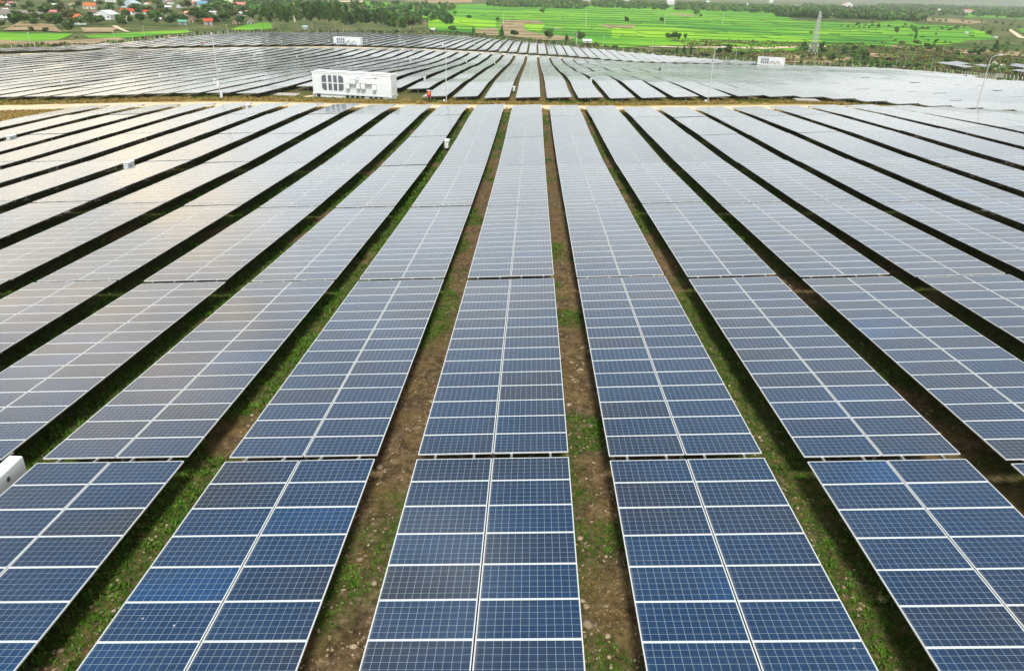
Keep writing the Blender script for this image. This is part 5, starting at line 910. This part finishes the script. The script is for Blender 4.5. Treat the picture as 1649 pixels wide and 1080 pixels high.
def build_woods():
    """the wooded band and hedges at the top of the picture, far too many to count"""
    r = np.random.default_rng(9); P = []
    def band(n, x0, x1, y0, y1, h0, h1, dens=0.):
        y = r.uniform(y0, y1, n); x = (x0+(x1-x0)*r.random(n))*y/1000.; ok = vnoise(x, y, 130, 61)+vnoise(x, y, 45, 62)*.6 > dens; P.append(np.stack([x[ok], y[ok], r.uniform(h0, h1, ok.sum()), r.uniform(.8, 1.5, ok.sum())], -1))
    band(1500, 20, 420, 1650, 2500, 7, 12, .35)       # beyond the paddies, middle
    band(1300, 300, 480, 1350, 2100, 7, 13, .55)      # grove right of the middle
    band(1500, 330, 760, 2000, 3200, 9, 15, .62)
    band(1300, 420, 800, 3000, 5200, 10, 18, .45)
    band(900, -60, 60, 1500, 2300, 5, 9, .75)
    band(520, -420, -100, 760, 1500, 5, 9, .3)        # behind the village
    band(260, 380, 760, 900, 1500, 2, 5, .85)         # hedges on the right
    band(260, 330, 760, 600, 1000, 1.5, 3., .85); band(160, 330, 700, 470, 600, 2, 4.5, .7)
    P = np.concatenate(P); keep = np.ones(len(P), bool)
    for hx, hy, hw, hh in DATA['houses']:
        if hy > 1500: keep &= ~((np.abs(P[:, 0]/P[:, 1]-hx/hy) < .6*hw/hy+.001) & (P[:, 1] < hy) & (P[:, 1] > hy-700))
    P = P[keep]; n = len(P); z = ground_z(P[:, 0], P[:, 1]); k = 34
    g = r.normal(0, 1, (n, k, 3)); g /= np.linalg.norm(g, axis=2)[:, :, None]; q = r.uniform(.4, 1, (n, k, 1)); h = P[:, 2][:, None]; w = (h[:, 0]*P[:, 3]*.5)[:, None]
    c = np.stack([P[:, 0][:, None]+g[..., 0]*w*q[..., 0], P[:, 1][:, None]+g[..., 1]*w*q[..., 0], z[:, None]+h*.52+g[..., 2]*h*.46*q[..., 0]], -1)
    nr = g+r.normal(0, .6, g.shape); nr /= np.linalg.norm(nr, axis=2)[..., None]; a = np.cross(nr, r.normal(0, 1, g.shape)); a /= np.linalg.norm(a, axis=2)[..., None]; b = np.cross(nr, a); s = (h*.26)[..., None]*r.uniform(.6, 1.3, (n, k, 1))
    V = np.stack([c-a*s, c+b*s*.7, c+a*s, c-b*s*.7], 2).reshape(-1, 3); mi = np.repeat(r.choice(3, n, p=[.45, .38, .17]), k)
    tag(link('woodland', np_mesh('woodland', V, np.arange(len(V)).reshape(-1, 4), [L_DARK, L_MID, L_OLIVE], mi)), 'dark wooded band and hedges beyond the paddies', kind='stuff'); print('woods', n)
build_woods()
# rough grass and low scrub along the back of the farm
def build_scrub():
    r = np.random.default_rng(12); x = np.concatenate([r.uniform(-210, 130, 9000), r.uniform(110, 330, 9000)]); n = len(x)
    y = np.where(np.arange(n) < 9000, B3_FAR(x)+4+r.uniform(0, 30, n)**1.0, r.uniform(385, 640, n)); ok = vnoise(x, y, 14, 71)+vnoise(x, y, 4, 72)*.5 > .68; x = x[ok]; y = y[ok]; z = ground_z(x, y)
    n = len(x); k = 5; s = r.uniform(.5, 1.5, (n, 1, 1)); c = np.stack([x, y, z], -1)[:, None]+r.normal(0, 1, (n, k, 3))*s*np.array([.8, .8, .25])+np.array([0, 0, .4]); nr = r.normal(0, 1, (n, k, 3)); a = np.cross(nr, r.normal(0, 1, nr.shape)); a /= np.linalg.norm(a, axis=2)[..., None]; nr /= np.linalg.norm(nr, axis=2)[..., None]; b = np.cross(nr, a)
    V = np.stack([c-a*s*.6, c+b*s*.45, c+a*s*.6, c-b*s*.45], 2).reshape(-1, 3)
    tag(link('undergrowth', np_mesh('undergrowth', V, np.arange(len(V)).reshape(-1, 4), [L_OLIVE, L_BROWN, L_LIGHT], np.repeat(r.choice(3, n, p=[.45, .35, .2]), k))), 'rough grass and low scrub behind the solar farm', kind='stuff')
build_scrub()
# ------------------------------------------------------------------ fence at the back edge
def build_fence():
    pts = [(x, float(B3_FAR(x))+5) for x in np.arange(-196, 113, 4.2)] + [(118, 400), (140, 392), (175, 404), (188, 400), (200, 392), (203, 375), (196, 345), (182, 310), (170, 285), (163, 262), (165, 240)]
    P = [Vector((*p, float(ground_z(*p)))) for p in pts]; t = empty('fence', P[0]); O = P[0]
    seg = []
    for a, b in zip(P, P[1:]):
        L = (b-a).length; k = max(1, int(L/4.2)); seg += [a.lerp(b, i/k) for i in range(k)]
    seg = [Vector((p.x, p.y, float(ground_z(p.x, p.y)))) for p in seg]
    pm = MB(); pm.box(-.09, -.09, -.2, .09, .09, 2.0); pm.bar((0, 0, 1.95), (.0, .35, 2.3), .1); pm = pm.mesh('post', [M_CPOLE])
    show = seg[::1]; own = [p for i, p in enumerate(show) if p.x > 110 or i % 3 == 0][-100:]
    for p in own: o = link('post', pm, t); o.location = p-O
    rest = [p for p in show if p not in own]; b = MB()
    for p in rest: q = p-O; b.box(q.x-.07, q.y-.07, q.z-.2, q.x+.07, q.y+.07, q.z+2.)
    tag(b.build('post_line', [M_CPOLE], t), kind='stuff')
    b = MB()
    for p, q in zip(seg, seg[1:]):
        for hh in (.5, 1.2, 1.85): b.bar(p-O+Vector((0, 0, hh)), q-O+Vector((0, 0, hh)), .03)
    b.build('wires', [M_GALV], t)
    tag(t, 'wire fence on pale concrete posts along the back edge of the farm', 'fence')
build_fence()
# ------------------------------------------------------------------ village
def rmat(n, c): return noisy(n, [(.3, tuple(v*.72 for v in c)), (.7, c)], .9, rough=.75, stretch=(1, 1, 3))
ROOF = {'red': rmat('red_tiles', (.55, .09, .04)), 'orange': rmat('orange_tiles', (.72, .17, .05)), 'pink': rmat('faded_red_roof', (.60, .22, .20)), 'grey': rmat('grey_tiles', (.24, .22, .20)), 'brown': rmat('brown_roof', (.22, .14, .11)), 'white': rmat('pale_sheet_roof', (.70, .74, .74)),
        'blue': rmat('blue_sheet_roof', (.16, .34, .55)), 'green': rmat('green_sheet_roof', (.14, .38, .28)), 'salmon': rmat('salmon_roof', (.68, .36, .26)), 'lime': rmat('pale_green_roof', (.55, .66, .38)), 'lightblue': rmat('light_blue_roof', (.50, .63, .72))}
WALL = {'white': rmat('white_wall', (.80, .82, .82)), 'grey': rmat('grey_wall', (.42, .41, .39)), 'cream': rmat('cream_wall', (.70, .64, .50)), 'blue': rmat('pale_blue_wall', (.55, .66, .74)), 'tan': rmat('tan_wall', (.42, .33, .24))}
M_PANE = mat('window_pane', (.05, .07, .10), .2)
HS = [('grey','white','f','white two-storey house with grey roof at the left edge of the village'),('grey','white','f','white house with a grey roof beside the big round tree'),('grey','tan','s','small grey hut with an open dark front near the village edge'),('pink','tan','f','small house with a dull red roof above the hut'),
 ('orange','white','o','white house with a bright orange-red roof in front of the village'),('white','white','g','wide white gabled hall with windows in its front'),('brown','tan','f','brown roofed shed behind the white gabled hall'),('orange','cream','s','long orange roofed house high in the village'),('white','grey','s','long pale metal roof behind the dull red house'),('white','cream','g','pale house near the top left corner'),
 ('red','white','s','red roofed white house right of the gabled hall'),('white','white','s','low white-roofed shed below the red roofed white house'),('lightblue','blue','g','large light blue gabled house near the top'),('white','white','f','pale house at the very top of the village'),('red','tan','s','red roofed house left of the big dark tree'),('white','grey','s','low white roof below a red roofed house'),
 ('green','grey','s','small house with a green metal roof'),('red','white','s','tiny red roofed shed behind the green roof'),('salmon','cream','s','salmon roofed cream house in mid village'),('brown','tan','g','tan hut with a brown gabled roof'),('red','grey','s','red roofed grey house at the edge of the paddies'),('blue','blue','s','blue roofed house near the top'),('pink','tan','s','long pale pink roof beside the blue roof'),('white','white','g','small white house left of the pink roof'),
 ('lime','cream','s','pale green roofed building near the top'),('pink','grey','s','large grey building with a dull red roof'),('pink','tan','s','dull red roof beside the eucalyptus belt'),('brown','tan','g','brown thatched hut by the paddies'),('grey','grey','g','grey hut at the foot of the eucalyptus belt'),('white','grey','s','low white roof below the large grey building'),('white','white','g','tiny white tall house in mid village'),('white','grey','s','small white roof behind the green one'),
 ('lightblue','blue','s','small pale blue kiosk under the eucalyptus trees'),('white','white','s','tiny white hut behind the solar rows near the round trees'),('white','white','s','white roofed shed right behind the far panels'),('white','white','s','tiny white field hut out in the paddies left of centre'),
 ('white','grey','s','long white building far off at the top centre'),('white','white','f','white building of two tiers far off at the top'),('white','white','g','tiny white gable far off left of the grove'),('pink','white','g','large pink roofed building far off at the top right'),('white','white','s','white speck of a house in the grove, leftmost'),('white','white','s','white speck of a house in the grove, second'),('white','white','s','white speck of a house in the grove, third'),('white','white','s','white speck of a house in the grove, rightmost'),
 ('white','tan','s','low white shed at the edge of the grove'),('white','white','s','small white hut in the right-hand paddies'),('white','white','s','small white hut beside the right-hand dirt track'),('white','cream','s','pale houses far off at the top right'),('pink','white','s','long reddish building far off at the right'),('white','white','s','tiny white field hut at the top centre'),('lime','cream','t','slim yellow tower rising behind the eucalyptus trees'),
 ('white','white','s','far white house above the paddies, right of the long white building'),('white','white','s','far white house in the woods right of the two-tier building'),('white','white','s','far white house in the woods near the top right')]
def build_house(x, y, w, h, roof, wall, typ, label, i):
    z = float(ground_z(x, y)); face = {'f': .15, 's': .12, 'o': -.75, 'g': -.1, 't': 0}[typ]; t = empty('house' if typ != 't' else 'tower', (x, y, z-.1), face)
    if typ == 't':
        b = MB(); b.box(-.6, -.6, 0, .6, .6, h*.86); b.build('wall', [WALL['cream']], t); b = MB(); b.box(-.9, -.9, h*.86+.002, .9, .9, h*.9); b.tube([(0, 0, h*.9), (0, 0, h*.97), (0, 0, h+.2)], [.6, .35, .05], 8); b.build('roof', [M_YELLOW], t); tag(t, label, 'tower'); return
    w = max(w*.92, 2.5); two = h > 7 and typ == 'f'; he = max(1.7, h*(.62 if typ != 'g' else .58)); d = max(4., w*.7) if typ != 'g' else w*.9; dark = y < 800
    if typ == 'o': w, d = w*.78, w*.62
    b = MB(); b.box(-w/2, 0, 0, w/2, d, he)
    hr = h
    if typ == 'g' or typ == 'o':      # gable faces the viewer ('g') or the side ('o')
        if typ == 'g': b.prism([(-w/2, he+.001), (w/2, he+.001), (0, hr-.12)], 'y', 0, d)
        else: b.prism([(0, he+.001), (d, he+.001), (d/2, hr-.12)], 'x', -w/2, w/2)
    b.build('wall', [WALL[wall]], t); e = .45; rb = MB()
    if typ == 'g':
        for s in (-1, 1):
            pts = [(s*(w/2+e), he-.18), (0, hr), (0, hr+.16), (s*(w/2+e), he-.02)]; rb.prism(pts, 'y', -e*.6, d+e)
    else:
        ym = d/2
        for a, c in ((-e, he-.18), (d+e, he-.18)):
            rb.prism([(a, c), (ym, hr), (ym, hr+.16), (a, c+.16)], 'x', -w/2-e, w/2+e)
        if typ != 'o': b2 = MB(); b2.prism([(0.001, he+.001), (d-.001, he+.001), (ym, hr-.14)], 'x', -w/2+.001, w/2-.001); b2.build('gable', [WALL[wall]], t)
    rb.build('roof', [ROOF[roof]], t)
    if y < 1100 and w > 4:
        k = max(1, int(w/3.2)); door = k//2; rows = 2 if two else 1
        for rr in range(rows):
            for j in range(k):
                xx = -w/2+w*(j+.5)/k; zz = rr*he/rows; hh = he/rows; m = MB()
                if j == door and rr == 0: m.box(xx-.5, -.05, .05, xx+.5, -.002, min(2.1, hh*.85)); m.build('door', [M_PANE if wall != 'tan' else M_DARK], t)
                else: m.box(xx-.55, -.05, zz+hh*.35, xx+.55, -.002, zz+hh*.8); m.build('window', [M_PANE], t)
        if typ == 'o':
            for yy in (d*.3, d*.7): m = MB(); m.box(w/2+.002, yy-.5, he*.35, w/2+.05, yy+.5, he*.8); m.build('window', [M_PANE], t)
            m = MB(); m.box(-w/2-.05, d*.35, he*.3, -w/2-.002, d*.55, he*.8); m.build('window', [M_PANE], t)
        if two: m = MB(); m.box(-w/2-.3, -1.3, he/2-.1, w/2+.3, -.06, he/2+.05); m.build('balcony', [WALL[wall]], t)
    tag(t, label, 'house' if w > 4.5 else 'hut', 'houses of the village' if x < -200 else 'far houses')
for i, (x, y, w, h) in enumerate(sorted(DATA['extra'], key=lambda q: q[0]/q[1])):
    HS.append((['red', 'pink', 'white', 'brown', 'orange', 'grey', 'red', 'white', 'salmon'][i*7 % 9], ['white', 'cream', 'grey', 'white', 'tan'][i*3 % 5], 'sgs'[i % 3], 'small house half hidden by the village trees, %s of them from the left' % nth(i+1))); DATA['houses'].append([x, y, w, h])
for i, ((x, y, w, h), (ro, wa, ty, lab)) in enumerate(zip(DATA['houses'], HS)): build_house(x, y, w, h, ro, wa, ty, lab, i)
# ------------------------------------------------------------------ air
def build_haze():
    b = MB(); b.box(-6500, -2900, -130, 12500, 12700, 900); m = bpy.data.materials.new('haze'); m.use_nodes = True; t = m.node_tree; t.nodes.clear()
    o = N(t, 'ShaderNodeOutputMaterial'); v = N(t, 'ShaderNodeVolumePrincipled'); v.inputs['Density'].default_value = HAZE; v.inputs['Color'].default_value = (.93, .97, 1, 1); v.inputs['Anisotropy'].default_value = .2
    t.links.new(v.outputs[0], o.inputs['Volume']); tag(b.build('haze', [m]), 'thin pale haze over the valley', kind='stuff')
HAZE = .8e-4
if HAZE: build_haze()
